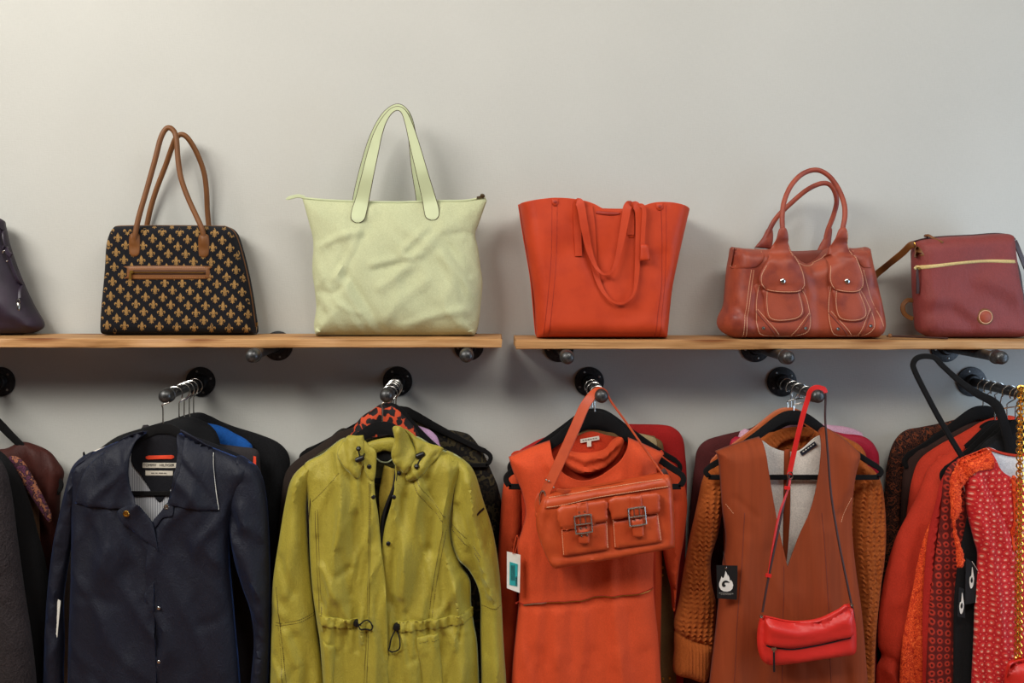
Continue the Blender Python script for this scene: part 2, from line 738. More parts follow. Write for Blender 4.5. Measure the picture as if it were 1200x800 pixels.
def stripes(name, a, b, pitch):
    t = NT(name)
    sep = t.n('ShaderNodeSeparateXYZ')
    t.set(sep.inputs[0], t.co)
    f = t.math('FRACT', t.math('DIVIDE', sep.outputs[0], pitch))
    return t.out(t.ramp(f, [(0.0, lin(a)), (0.55, lin(a)), (0.6, lin(b)), (0.95, lin(b))]), 0.6, 0, 0.3)


def weave_leather(name, rgb, rough, axis_scale, vary=0.3):
    """suede or grained cloth with a streak along z"""
    t = NT(name)
    c = lin(rgb)
    n = t.noise(1, 4, t.mapping(axis_scale), 0.6, 0.4)
    g = t.noise(600, 2)
    t.bump(t.math('ADD', g, n), 0.25, 0.0007)
    return t.out(t.ramp(n, [(0.25, shade(c, 1 - vary)), (0.75, shade(c, 1 + vary))]), rough, 0, 0.2, 0.03)


def twill():
    m = fabric('chartreuse_twill', (160, 146, 48), 0.62, 360, 0.08, 0.42, 0.0, 0.45)
    b = m.node_tree.nodes['Principled BSDF']
    b.inputs['Sheen Weight'].default_value = 0.42
    b.inputs['Sheen Roughness'].default_value = 0.35
    b.inputs['Sheen Tint'].default_value = (0.62, 0.85, 0.58, 1)
    return m


def navy_cloth():
    m = fabric('navy_nylon', (12, 16, 32), 0.66, 300, 0.2, 0.4, 0.0, 0.4)
    b = m.node_tree.nodes['Principled BSDF']
    b.inputs['Sheen Weight'].default_value = 0.3
    b.inputs['Sheen Roughness'].default_value = 0.3
    b.inputs['Sheen Tint'].default_value = (0.06, 0.16, 0.55, 1)
    return m


M = {
    'wall': wall_mat(), 'wood': wood_mat(), 'iron': iron_mat(), 'cap': cap_mat(),
    'floor': plain('floor_boards', (150, 104, 74), 0.6),
    'steel': plain('bright_steel', (200, 198, 192), 0.22, 1.0),
    'brass': plain('brass', (196, 150, 70), 0.3, 1.0),
    'gold': plain('gold_chain_metal', (235, 180, 80), 0.25, 1.0),
    'screw': plain('zinc_screw', (150, 150, 146), 0.35, 1.0),
    'velvet': fabric('black_velvet', (20, 19, 19), 0.95, 700, 0.2, 0.3, 0.25, 0.15),
    'hanger_wood': plain('reddish_hanger_wood', (170, 84, 40), 0.45),
    'black_plastic': plain('black_plastic', (16, 16, 17), 0.4),
    'white_card': plain('white_card', (226, 224, 214), 0.7),
    'cream_label': plain('cream_label', (214, 206, 190), 0.8),
    'ink': plain('dark_ink', (38, 36, 36), 0.8),
    'grey_ink': plain('grey_ink', (120, 116, 108), 0.8),
    'teal': plain('teal_sticker', (40, 160, 160), 0.6),
    'thread_tan': plain('tan_thread', (214, 150, 100), 0.8),
    'thread_pale': plain('pale_thread', (226, 178, 140), 0.8),
    'purple': leather('purple_leather', (38, 24, 40), 0.6, 0.3, 0.3, 300, (22, 14, 26)),
    'purple_dark': leather('dark_purple_leather', (38, 28, 42), 0.45),
    'tapestry': fabric('black_tapestry', (17, 17, 22), 0.95, 700, 0.25, 0.6),
    'fleur': fabric('gold_thread', (152, 116, 66), 0.85, 900, 0.35, 0.6, 0.1, 0.3, 0.0008, 120),
    'tan': leather('tan_leather', (112, 67, 25), 0.55, 0.18, 0.2),
    'tan_edge': leather('dark_tan_piping', (112, 74, 40), 0.5),
    'brown_zip': fabric('brown_zip_tape', (70, 42, 26), 0.8),
    'lime': fabric('pale_lime_canvas', (184, 187, 148), 0.85, 900, 0.06, 0.4, 0.1, 0.3),
    'lime_leather': leather('pale_lime_leather', (188, 195, 154), 0.5, 0.05, 0.1),
    'edge_brown': plain('dark_edge_paint', (66, 50, 26), 0.5),
    'tote': leather('orange_leather', (186, 60, 24), 0.55, 0.06, 0.2, 700, (172, 52, 22), 0.3),
    'tote_seam': leather('orange_leather_seam', (150, 40, 18), 0.55),
    'rust': leather('rust_leather', (150, 66, 42), 0.52, 0.14, 0.3, 260, (112, 44, 36), 0.4),
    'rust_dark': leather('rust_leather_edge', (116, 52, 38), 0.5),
    'plum': fabric('plum_nylon', (124, 50, 46), 0.62, 600, 0.12, 0.3, 0.15, 0.4),
    'strap_dark': leather('dark_brown_leather', (58, 30, 24), 0.4),
    'zip_cream': fabric('cream_zip_tape', (196, 172, 116), 0.7),
    'navy': navy_cloth(),
    'navy_dark': fabric('navy_lining', (20, 20, 26), 0.8),
    'lining': stripes('striped_lining', (206, 206, 208), (120, 122, 130), 0.0042),
    'red_tab': plain('red_loop', (232, 72, 40), 0.7),
    'lime_jacket': twill(),
    'jacket_in': fabric('chartreuse_lining', (150, 130, 46), 0.7),
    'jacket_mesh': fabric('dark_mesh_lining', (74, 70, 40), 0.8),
    'zip_black': fabric('black_zip_tape', (28, 27, 26), 0.7),
    'cord': fabric('black_cord', (18, 18, 18), 0.8),
    'leopard': spotted('leopard_print', (196, 70, 34), (20, 13, 13), 62, 0.56, 0.63),
    'lavender': fabric('lavender_cotton', (206, 164, 200), 0.8),
    'camo': patches('camouflage_print', [(24, 22, 20), (44, 38, 28), (22, 20, 19), (66, 58, 38), (34, 30, 24)], 26),
    'dark_brown': fabric('dark_brown_wool', (40, 30, 24), 0.9),
    'black_knit': knit_mat('black_knit', (30, 30, 32), (12, 12, 13)),
    'black_cloth': fabric('black_cloth', (14, 14, 16), 0.85),
    'blue': fabric('bright_blue_knit', (18, 78, 150), 0.85, 200),
    'grey_cloth': fabric('charcoal_cloth', (48, 44, 46), 0.9),
    'tweed': fabric('charcoal_tweed', (46, 40, 41), 0.95, 260, 0.4, 0.8, 0.2, 0.2, 0.001),
    'maroon': fabric('maroon_satin', (62, 25, 19), 0.6, 300),
    'floral': patches('purple_floral_print', [(58, 34, 48), (92, 50, 72), (56, 34, 42), (150, 96, 70), (76, 44, 60)], 60),
    'olive_sheer': fabric('bronze_sheer', (86, 60, 40), 0.7),
    'dress': fabric('orange_crepe', (204, 74, 36), 0.8, 500, 0.05, 0.25, 0.2, 0.25),
    'dress_in': fabric('orange_lining', (190, 56, 26), 0.85),
    'blouse': fabric('red_orange_viscose', (206, 58, 26), 0.75),
    'red': fabric('deep_red_wool', (158, 26, 24), 0.85),
    'khaki': fabric('khaki_knit', (112, 84, 50), 0.85),
    'khaki_pale': fabric('khaki_beaded_shoulder', (164, 142, 104), 0.8),
    'hbag': leather('orange_calf', (184, 72, 32), 0.45, 0.1, 0.2, 350, (166, 58, 26), 0.45),
    'hbag_edge': leather('dark_orange_calf', (150, 48, 22), 0.45),  # darker tone of the orange bag leather
    'vest': weave_leather('rust_suede_cloth', (138, 60, 28), 0.8, (90, 20, 4), 0.12),
    'vest_in': fabric('cream_lining', (224, 216, 206), 0.6),
    'knit': knit_mat('orange_knit', (182, 98, 46), (146, 70, 28)),
    'wine': fabric('wine_wool', (74, 28, 28), 0.9),
    'pink': fabric('pink_satin', (196, 150, 168), 0.5),
    'crimson': fabric('crimson_satin', (158, 22, 46), 0.5),
    'red_bag': leather('red_leather', (206, 42, 34), 0.42, 0.1, 0.2, 380),
    'red_strap': leather('red_strap_leather', (200, 34, 30), 0.4),
    'label_navy': plain('dark_label', (30, 32, 44), 0.6),
    'tag_black': plain('black_tag', (20, 20, 20), 0.5),
    'tag_white': plain('white_print', (222, 216, 206), 0.6),
    'lace_dark': patches('dark_floral_lace', [(26, 16, 14), (70, 34, 20), (24, 15, 14), (108, 52, 28), (40, 24, 18)], 75),
    'brown_cloth': fabric('brown_chiffon', (50, 28, 22), 0.8),
    'scarlet': fabric('scarlet_viscose', (188, 52, 30), 0.8, 500, 0.1),
    'scarlet_deep': fabric('deep_scarlet', (168, 34, 26), 0.8, 500, 0.1),
    'orange_lace': patches('orange_lace', [(170, 40, 18), (226, 82, 34), (190, 50, 22), (236, 96, 44)], 130),
    'lace': ring_lace('red_ring_lace', (186, 30, 36), (206, 60, 52), (226, 160, 140), 0.0145),
    'lace_trim': ring_lace('red_ring_trim', (96, 24, 20), (176, 50, 34), (80, 18, 16), 0.018),
    'white_lining': fabric('white_satin', (226, 224, 222), 0.5),
}


# ------------------------------------------------------------------ setting
structure('wall_back', [(-4, 0, 0), (4, 0, 0), (4, 0, 3.4), (-4, 0, 3.4), (-4, 0.1, 0), (4, 0.1, 0), (4, 0.1, 3.4), (-4, 0.1, 3.4)],
          [(0, 1, 2, 3), (5, 4, 7, 6), (3, 2, 6, 7), (1, 0, 4, 5), (0, 3, 7, 4), (2, 1, 5, 6)], M['wall'])
structure('floor', [(-4, -4, 0), (4, -4, 0), (4, 0.1, 0), (-4, 0.1, 0), (-4, -4, -0.1), (4, -4, -0.1), (4, 0.1, -0.1), (-4, 0.1, -0.1)],
          [(0, 1, 2, 3), (7, 6, 5, 4), (0, 4, 5, 1), (1, 5, 6, 2), (2, 6, 7, 3), (3, 7, 4, 0)], M['floor'])
structure('ceiling', [(-4, -4, 3.4), (4, -4, 3.4), (4, 0.1, 3.4), (-4, 0.1, 3.4), (-4, -4, 3.5), (4, -4, 3.5), (4, 0.1, 3.5), (-4, 0.1, 3.5)],
          [(3, 2, 1, 0), (4, 5, 6, 7), (0, 1, 5, 4), (1, 2, 6, 5), (2, 3, 7, 6), (3, 0, 4, 7)], M['wall'])

SHELF_L, SHELF_R = EYE - 0.1825, EYE - 0.1862        # top faces of the two boards
S0 = 1 / 450.0


def shelf(x0, x1, ztop, label):
    th = Thing('wooden_shelf', label, 'shelf', ((x0 + x1) / 2, -0.1, ztop - 0.0215))
    m = MB()
    g = np.random.RandomState(int(abs(x0) * 1000))
    n = 40
    prof0 = [(-0.0218, -0.0215), (-0.188, -0.0215), (-0.190, -0.0195), (-0.190, -0.0022), (-0.1875, 0.0), (-0.0222, 0.0)]
    vs, fs = [], []
    for i in range(n + 1):
        x = x0 + (x1 - x0) * i / n
        j = 0.0007 * g.randn(6)
        for k, (y, z) in enumerate(prof0):
            vs.append((x + (0.0015 * g.randn() if i in (0, n) else 0), y + (j[k] if k in (1, 2, 3, 4) else 0), ztop + z + (0.4 * j[k] if k in (1, 2) else 0)))
    for i in range(n):
        for k in range(6):
            q = (k + 1) % 6
            fs.append((i * 6 + k, i * 6 + q, (i + 1) * 6 + q, (i + 1) * 6 + k))
    fs.append((5, 4, 3, 2, 1, 0))
    fs.append(tuple(n * 6 + k for k in range(6)))
    th.part('board', vs, fs, M['wood'], sharp=30)
    return th


shelf((-140 - VX) * S0, (587.2 - VX) * S0, SHELF_L, 'pine shelf board carrying the purple, fleur-de-lis and pale lime bags')
shelf((602.5 - VX) * S0, (1300 - VX) * S0, SHELF_R, 'pine shelf board carrying the orange tote, rust satchel and plum bag')

ROD = 0.2775


def pipe_fitting(name, label, cat, x, z, r=0.0115, length=ROD, capr=0.0172, group=None, spin=0.4):
    th = Thing(name, label, cat, (x, 0, z), group)
    fl = MB().lathe([(0.0385, 0.0), (0.0388, 0.002), (0.0378, 0.0048), (0.030, 0.0062), (0.0205, 0.0072), (0.0185, 0.012), (0.0178, 0.019), (0.0165, 0.0205), (0.012, 0.0207)],
                    (x, -0.0005, z), (0, -1, 0), 40).put(th, 'flange', M['iron'])
    for k in range(4):
        a = spin + k * math.pi / 2
        stud(th, 'screw', (x + 0.0285 * math.cos(a), -0.0066, z + 0.0285 * math.sin(a)), 0.0031, M['screw'], h=0.0016, parent=fl, n=12)
    MB().lathe([(r, 0.0), (r, length - 0.02)], (x, -0.015, z), (0, -1, 0), 24).put(th, 'pipe', M['iron'])
    MB().lathe([(r + 0.001, -0.031), (capr * 0.97, -0.0305), (capr, -0.028), (capr, -0.0235), (capr * 0.93, -0.022), (capr * 0.93, -0.006), (capr * 0.9, -0.001),
                (capr * 0.78, 0.0045), (capr * 0.5, 0.008), (capr * 0.2, 0.0092), (0.0002, 0.0095)], (x, -length, z), (0, -1, 0), 28).put(th, 'end_cap', M['cap'])
    return th


def at_wall(px, py):
    return (px - VX) * S0, EYE - (py - VZ) * S0


for px, lab in ((326, 'iron pipe bracket under the pine shelf between the patterned bag and the lime tote'),
                (549.5, 'iron pipe bracket under the shelf end below the pale lime tote')):
    x, _ = at_wall(px, 404)
    pipe_fitting('pipe_bracket', lab, 'bracket', x, SHELF_L - 0.0215 - 0.0118, group='pipe brackets under the shelves', spin=0.2)
for px, lab in ((655, 'iron pipe bracket under the shelf beneath the orange tote'),
                (885, 'iron pipe bracket under the shelf beneath the rust leather satchel'),
                (1107.5, 'iron pipe bracket under the shelf beneath the plum crossbody bag')):
    x, _ = at_wall(px, 404)
    pipe_fitting('pipe_bracket', lab, 'bracket', x, SHELF_R - 0.0215 - 0.0118, group='pipe brackets under the shelves', spin=0.2)

RAIL = []
for px, py, spin, lab in ((1, 447, 0.75, 'iron pipe rail holding the charcoal tweed coat'),
                          (235.3, 447, 0.3, 'iron pipe rail holding the navy jacket'),
                          (466, 446.5, 0.5, 'iron pipe rail holding the chartreuse jacket'),
                          (690.5, 447, 0.5, 'iron pipe rail holding the orange dress and orange handbag'),
                          (916, 447, 0.6, 'iron pipe rail holding the rust sleeveless dress and red bag'),
                          (1138, 447, 0.3, 'iron pipe rail holding the red lace dresses')):
    x, z = at_wall(px, py)
    RAIL.append((x, z))
    pipe_fitting('pipe_rail', lab, 'clothes rail', x, z, group='pipe rails with hanging clothes', spin=spin)


# ------------------------------------------------------------------ hangers
def hook_path(x, z, zneck, d, flip=1, yaw=0.0, xneck=None):
    """open wire loop resting on the pipe at (x, z), its stem going down to zneck"""
    R = 0.0185
    cz = z + 0.0132 - R
    pts = []
    for k in range(17):
        a = math.radians(205 - k * (205 + 62) / 16)
        pts.append((x + flip * R * math.cos(a), cz + R * math.sin(a)))
    xn = x if xneck is None else xneck
    pts += [(xn + flip * 0.002, cz - R * 1.35), (xn, cz - R * 1.9), (xn, zneck)]
    out = []
    for px, pz in pts:
        o = px - x
        out.append(Vector((x + o * math.cos(yaw), -d + o * math.sin(yaw), pz)))
    return [Vector(p) for p in catmull([tuple(o) for o in out], 3)]


def hanger(label, rail, d, apex, half, drop, bar=None, mat='velvet', flip=1, group='clothes hangers on the pipe rails', w=0.013, yaw=0.0, skew=0.0, name='clothes_hanger', hook=True, pad=1.0):
    """apex: photograph pixel of the hanger's crown at depth d; half, drop, bar in pixels"""
    x, z = RAIL[rail]
    s = mpp(d)
    a = pt(apex[0], apex[1], d)
    th = Thing(name, label, 'hanger', a, group)
    H, D = half * s, drop * s
    Bz = (bar if bar is not None else drop + 14) * s
    ctl = [(0, 0), (0.15 * H, -0.06 * D), (0.42 * H, -0.38 * D), (0.80 * H, -0.81 * D), (0.955 * H, -0.97 * D), (1.0 * H, -D - 0.35 * (Bz - D)), (0.965 * H, -Bz + 0.003), (0.90 * H, -Bz)]
    full = ctl + [(0.3 * H, -Bz), (-0.3 * H, -Bz)] + [(-x_, z_) for x_, z_ in ctl[:0:-1]]
    C = catmull(full, 5, True)
    P = []
    for cx, cz in C:
        P.append(Vector((a.x + cx * math.cos(yaw), a.y + cx * math.sin(yaw), a.z + cz + skew * cx)))
    sc = []
    for cx, cz in C:
        t = max(0.0, 1 - abs(cx) / (0.75 * H))
        sc.append((1.0 + (0.9 * t * pad if cz > -D * 0.95 else -0.15), 1.0))
    m = MB().sweep(P, strap_prof(w, 0.0065), closed=True, scale=sc)
    m.put(th, 'body', M[mat])
    if hook:
        MB().tube(hook_path(x, z, a.z - 0.002, d, flip, yaw * 0.6, a.x), 0.0017, 8).put(th, 'hook', M['steel'])
    return th


def text(th, name, body, p, size, mat, rot=0.0, parent=None, align='CENTER'):
    cu = bpy.data.curves.new(name, 'FONT')
    cu.body, cu.size, cu.align_x, cu.align_y = body, size, align, 'CENTER'
    cu.extrude = 0.00015
    cu.materials.append(M[mat])
    tmp = bpy.data.objects.new(name, cu)
    me = bpy.data.meshes.new_from_object(tmp)
    bpy.data.objects.remove(tmp)
    if not me.materials:
        me.materials.append(M[mat])
    o = bpy.data.objects.new(name, me)
    o.rotation_euler = (math.pi / 2, -rot, 0)
    o.location = Vector(p) - th.base
    COL.objects.link(o)
    o.parent = parent or th.o
    return o


def card(th, name, corners, d, mat, thick=0.0008, parent=None, label=None):
    """small stiff rectangle from pixel corners"""
    return cloth(th, name, [(x, y, 1) for x, y in corners], d, M[mat], T=0, R=1, res=30, smooth=1, gap=thick, parent=parent, label=label, rings=[])


# ------------------------------------------------------------------ bags on the shelves
def bag_base(px, z, d):
    return ((px - VX) * mpp(d), -d, z)


# purple bag at the picture's edge
def purple_bag():
    d = 0.065
    th = Thing('slouchy_handbag', 'dark purple slouchy leather handbag with silver ring at the end of the shelf', 'bag', bag_base(-30, SHELF_L, d))
    pts = [(-60, 250), (-30, 246), (0, 256), (5, 266), (9, 284), (15, 303), (24, 327), (38, 357), (49.5, 377), (48, 386), (38, 390.5, 1), (0, 391.5), (-100, 391.5, 1), (-112, 380), (-100, 330)]
    o, sf = cloth(th, 'body', pts, d, M['purple'], zmin=SHELF_L + 0.0006, T=0.055, R=30, n=2.2, res=5, back=0.05,
                  folds=[([(-20, 320), (10, 322), (28, 352)], 6, 0.006), ([(0, 300), (18, 330)], 5, -0.005), ([(-20, 352), (14, 356), (42, 376)], 7, 0.006), ([(-10, 372), (30, 380)], 6, -0.005)],
                  wr=[(0.003, 60, 60, 3)])
    seam(th, 'edge_piping', [(-2, 257), (6, 270), (11, 287)], sf, 0.003, M['purple_dark'], dref=d, off=0.004)
    ring = [Vector(sf.on(12.5, 300, 0.006, d)) + Vector((0.0095 * math.cos(a), -0.002 * math.sin(a), 0.014 * math.sin(a))) for a in np.linspace(0, 2 * math.pi, 20, endpoint=False)]
    MB().tube(ring, 0.0017, 8, closed=True).put(th, 'ring', M['steel'], label='silver ring')
    MB().sweep([sf.on(x, y, 0.004, d) for x, y in catmull([(9, 290), (13, 292), (17, 296), (23.5, 299.5)], 5)], strap_prof(0.011, 0.005)).put(th, 'knot_strap', M['purple_dark'])
    MB().sweep([sf.on(x, y, 0.006, d) for x, y in catmull([(16, 297), (20, 312), (26, 330), (30.5, 349)], 5)], strap_prof(0.008, 0.003)).put(th, 'pull_strap', M['purple_dark'])
    m = MB()
    c = sf.on(30.5, 352, 0.008, d)
    m.tube([c + Vector((0.004 * math.cos(a), 0, 0.005 * math.sin(a))) for a in np.linspace(0, 2 * math.pi, 14, endpoint=False)], 0.0012, 6, closed=True)
    m.lathe([(0.0022, 0), (0.0042, 0.004), (0.0045, 0.012), (0.003, 0.019), (0.0005, 0.021)], c + Vector((0, 0, -0.004)), (0.05, 0, -1), 14)
    m.put(th, 'clasp', M['steel'], label='silver swivel clasp')


purple_bag()


# tapestry bag with fleur-de-lis
def fleur_bag():
    d = 0.052
    th = Thing('patterned_handbag', 'black tapestry handbag with gold fleur-de-lis and tan leather handles', 'bag', bag_base(208, SHELF_L, d))
    pts = [(129, 276), (134, 267), (143, 264.5), (200, 264), (255, 264.6), (266, 265.5), (275, 272), (281, 287), (289, 318), (295, 350), (299.5, 382), (300, 391, 1), (124, 392, 1), (119.5, 387), (120.5, 360), (124.5, 315), (126, 290)]
    s = mpp(d)
    body, sf = cloth(th, 'body', pts, d, M['tapestry'], dref=d + 0.012, zmin=SHELF_L + 0.0006, T=0.05, R=15, n=2.6, res=5, back=0.045, wr=[(0.0016, 30, 30, 5)])
    seam(th, 'piping', [(120.5, 360), (124.5, 315), (127, 287), (129, 276), (134, 267.5), (143, 264.8), (200, 264.4), (255, 265), (266, 266), (275, 272.5), (281, 287.5), (289, 318), (295, 350), (299.5, 383)],
         Surf(np.zeros((1, 2)), (np.zeros((0, 2)), np.zeros((0, 2))), d + 0.012, 0, 1, dref=d), 0.0017, M['tan_edge'], dref=d + 0.012)
    # embroidered motifs, woven proud of the ground
    petals = [
        [(0, 6.4), (1.5, 4.0), (2.1, 2.2), (1.3, 0.2), (0.7, -1.2), (-0.7, -1.2), (-1.3, 0.2), (-2.1, 2.2), (-1.5, 4.0)],
        [(1.1, -1.0), (1.9, 0.9), (3.2, 2.0), (4.7, 1.7), (5.4, 0.3), (4.9, -1.2), (3.9, -1.7), (4.2, -0.4), (3.5, 0.5), (2.6, 0.2), (2.0, -1.0)],
        [(-2.4, -1.3), (2.4, -1.3), (2.4, -2.3), (-2.4, -2.3)],
        [(0, -5.4), (0.9, -4.0), (0.7, -2.4), (-0.7, -2.4), (-0.9, -4.0)],
        [(1.0, -2.4), (2.2, -3.1), (3.1, -4.0), (1.9, -3.9), (0.9, -3.2)]]
    shapes = petals + [[(-x, y) for x, y in petals[1]][::-1], [(-x, y) for x, y in petals[4]][::-1]]
    V2, F = [], []
    g = np.random.RandomState(3)
    P = sf.P
    for i in range(-2, 12):
        for j in range(-2, 20):
            cx = 129 + i * 20.4 + (10.2 if j % 2 else 0) - j * 1.05
            cy = 270 + j * 8.55 + (i * 20.4 + (10.2 if j % 2 else 0)) * 0.025
            if not (100 < cx < 310 and 255 < cy < 398):
                continue
            for sh in shapes:
                q = [(cx + x * 0.92, cy - y * 1.0) for x, y in sh]
                w = xz(q, d + 0.045)
                for _ in range(6):          # find where the motif meets the curved cloth
                    hh = sf.h(w)
                    w = np.array([xz([p_], float(e_))[0] for p_, e_ in zip(q, hh)])
                if not inside(w, P).all() or seg_dist(w, P, np.roll(P, -1, 0)).min() < 0.0006 or np.ptp(w[:, 0]) > 0.03:
                    continue
                b = len(V2)
                V2 += w.tolist()
                if len(sh) == 11:      # curled petal: quad strip
                    k = len(sh)
                    F += [(b, b + 1, b + 10), (b + 1, b + 9, b + 10), (b + 1, b + 2, b + 9), (b + 2, b + 8, b + 9), (b + 2, b + 3, b + 8), (b + 3, b + 7, b + 8), (b + 3, b + 4, b + 7), (b + 4, b + 5, b + 7), (b + 5, b + 6, b + 7)]
                else:
                    F.append(tuple(range(b, b + len(sh))))
    W = np.array(V2)
    h = sf.h(W) + 0.0006
    F2 = []
    for f in F:
        a = sum(W[f[k], 0] * W[f[(k + 1) % len(f)], 1] - W[f[(k + 1) % len(f)], 0] * W[f[k], 1] for k in range(len(f)))
        F2.append(f if a > 0 else f[::-1])
    th.part('fleur_pattern', np.stack([W[:, 0], -h, W[:, 1]], 1).tolist(), F2, M['fleur'], label='gold woven fleur-de-lis', kind='stuff', smooth=False, solid=0.0006)
    # zip pocket
    zp, zs = cloth(th, 'zip_panel', [(149, 315), (152, 311.5), (240, 311.5), (245.5, 316), (245.5, 323), (241, 327), (153, 327.2), (149, 323)], sf, M['tan'], T=0.003, R=3, res=5, dref=d + 0.05)
    cloth(th, 'zip_slot', [(156, 316.2, 1), (241, 316.4, 1), (241, 322, 1), (156, 321.8, 1)], zs, M['brown_zip'], T=0.0016, R=2, res=6, dref=d + 0.053, parent=zp, smooth=1)
    seam(th, 'zip_teeth', [(157, 319), (200, 319.1), (240, 319.3)], zs, 0.0011, M['brass'], dref=d + 0.053, parent=zp, off=0.0026)
    stitches(th, [[(151.5, 314), (240, 313.8)], [(151.5, 325), (241, 325)]], zs, M['thread_tan'], dref=d + 0.053, parent=zp)
    m = MB()
    p = zs.on(155, 318.5, 0.004, d + 0.053)
    m.box(p, (0.004, 0, 0), (0, 0, 0.0035), (0, 0.002, 0))
    m.box(p + Vector((-0.003, -0.001, -0.011)), (0.0028, 0, 0.0005), (0, 0, 0.008), (0, 0.001, 0))
    m.put(th, 'zip_puller', M['brass'], parent=zp, smooth=False, label='brass zip puller')
    # handles
    for nm, tabs, path in (('front', ((157.5, 292), (238.8, 293)), [(157.5, 283, .103), (158.5, 274, .106), (163, 253, .104), (172, 222, .100), (181.5, 188, .098), (188, 163, .096), (194, 151.5, .094), (199.5, 150, .094), (204.5, 155, .094), (207, 165, .096), (208.5, 185, .098), (212, 208, .10), (220, 231, .10), (230, 253, .103), (237, 269, .106), (239.5, 283, .103)]),
                           ('rear', None, [(171.5, 268, .014), (176, 246, .018), (184, 220, .024), (194, 194, .032), (201, 174, .042), (206, 162, .05), (213, 157.5, .052), (221, 163, .05), (231, 180, .04), (239, 202, .03), (242, 224, .024), (243, 246, .018), (245, 268, .014)])):
        hd = MB().tube(bend(path, 5), 0.0068, 12).put(th, 'handle', M['tan'])
        if tabs:
            for x, y in tabs:
                cloth(th, 'handle_tab', [(x - 6, y - 16), (x, y - 19), (x + 6, y - 16), (x + 6.3, y + 2), (x + 4, y + 7.4), (x, y + 8.6), (x - 4, y + 7.4), (x - 6.3, y + 2)], sf, M['tan'], T=0.0035, R=3, res=4, dref=d + 0.05,
                      folds=[([(x, y - 16), (x, y - 8)], 3.5, 0.007)], parent=hd)
    # zip end hanging at the side
    m = MB()
    m.box(pt(299.5, 386, 0.055), (0.003, 0, 0), (0, 0, 0.007), (0, 0.004, 0))
    m.box(pt(301, 380, 0.055), (0.002, 0, 0.001), (0, 0, 0.005), (0, 0.002, 0))
    m.put(th, 'side_zip_puller', M['brass'], smooth=False)


fleur_bag()


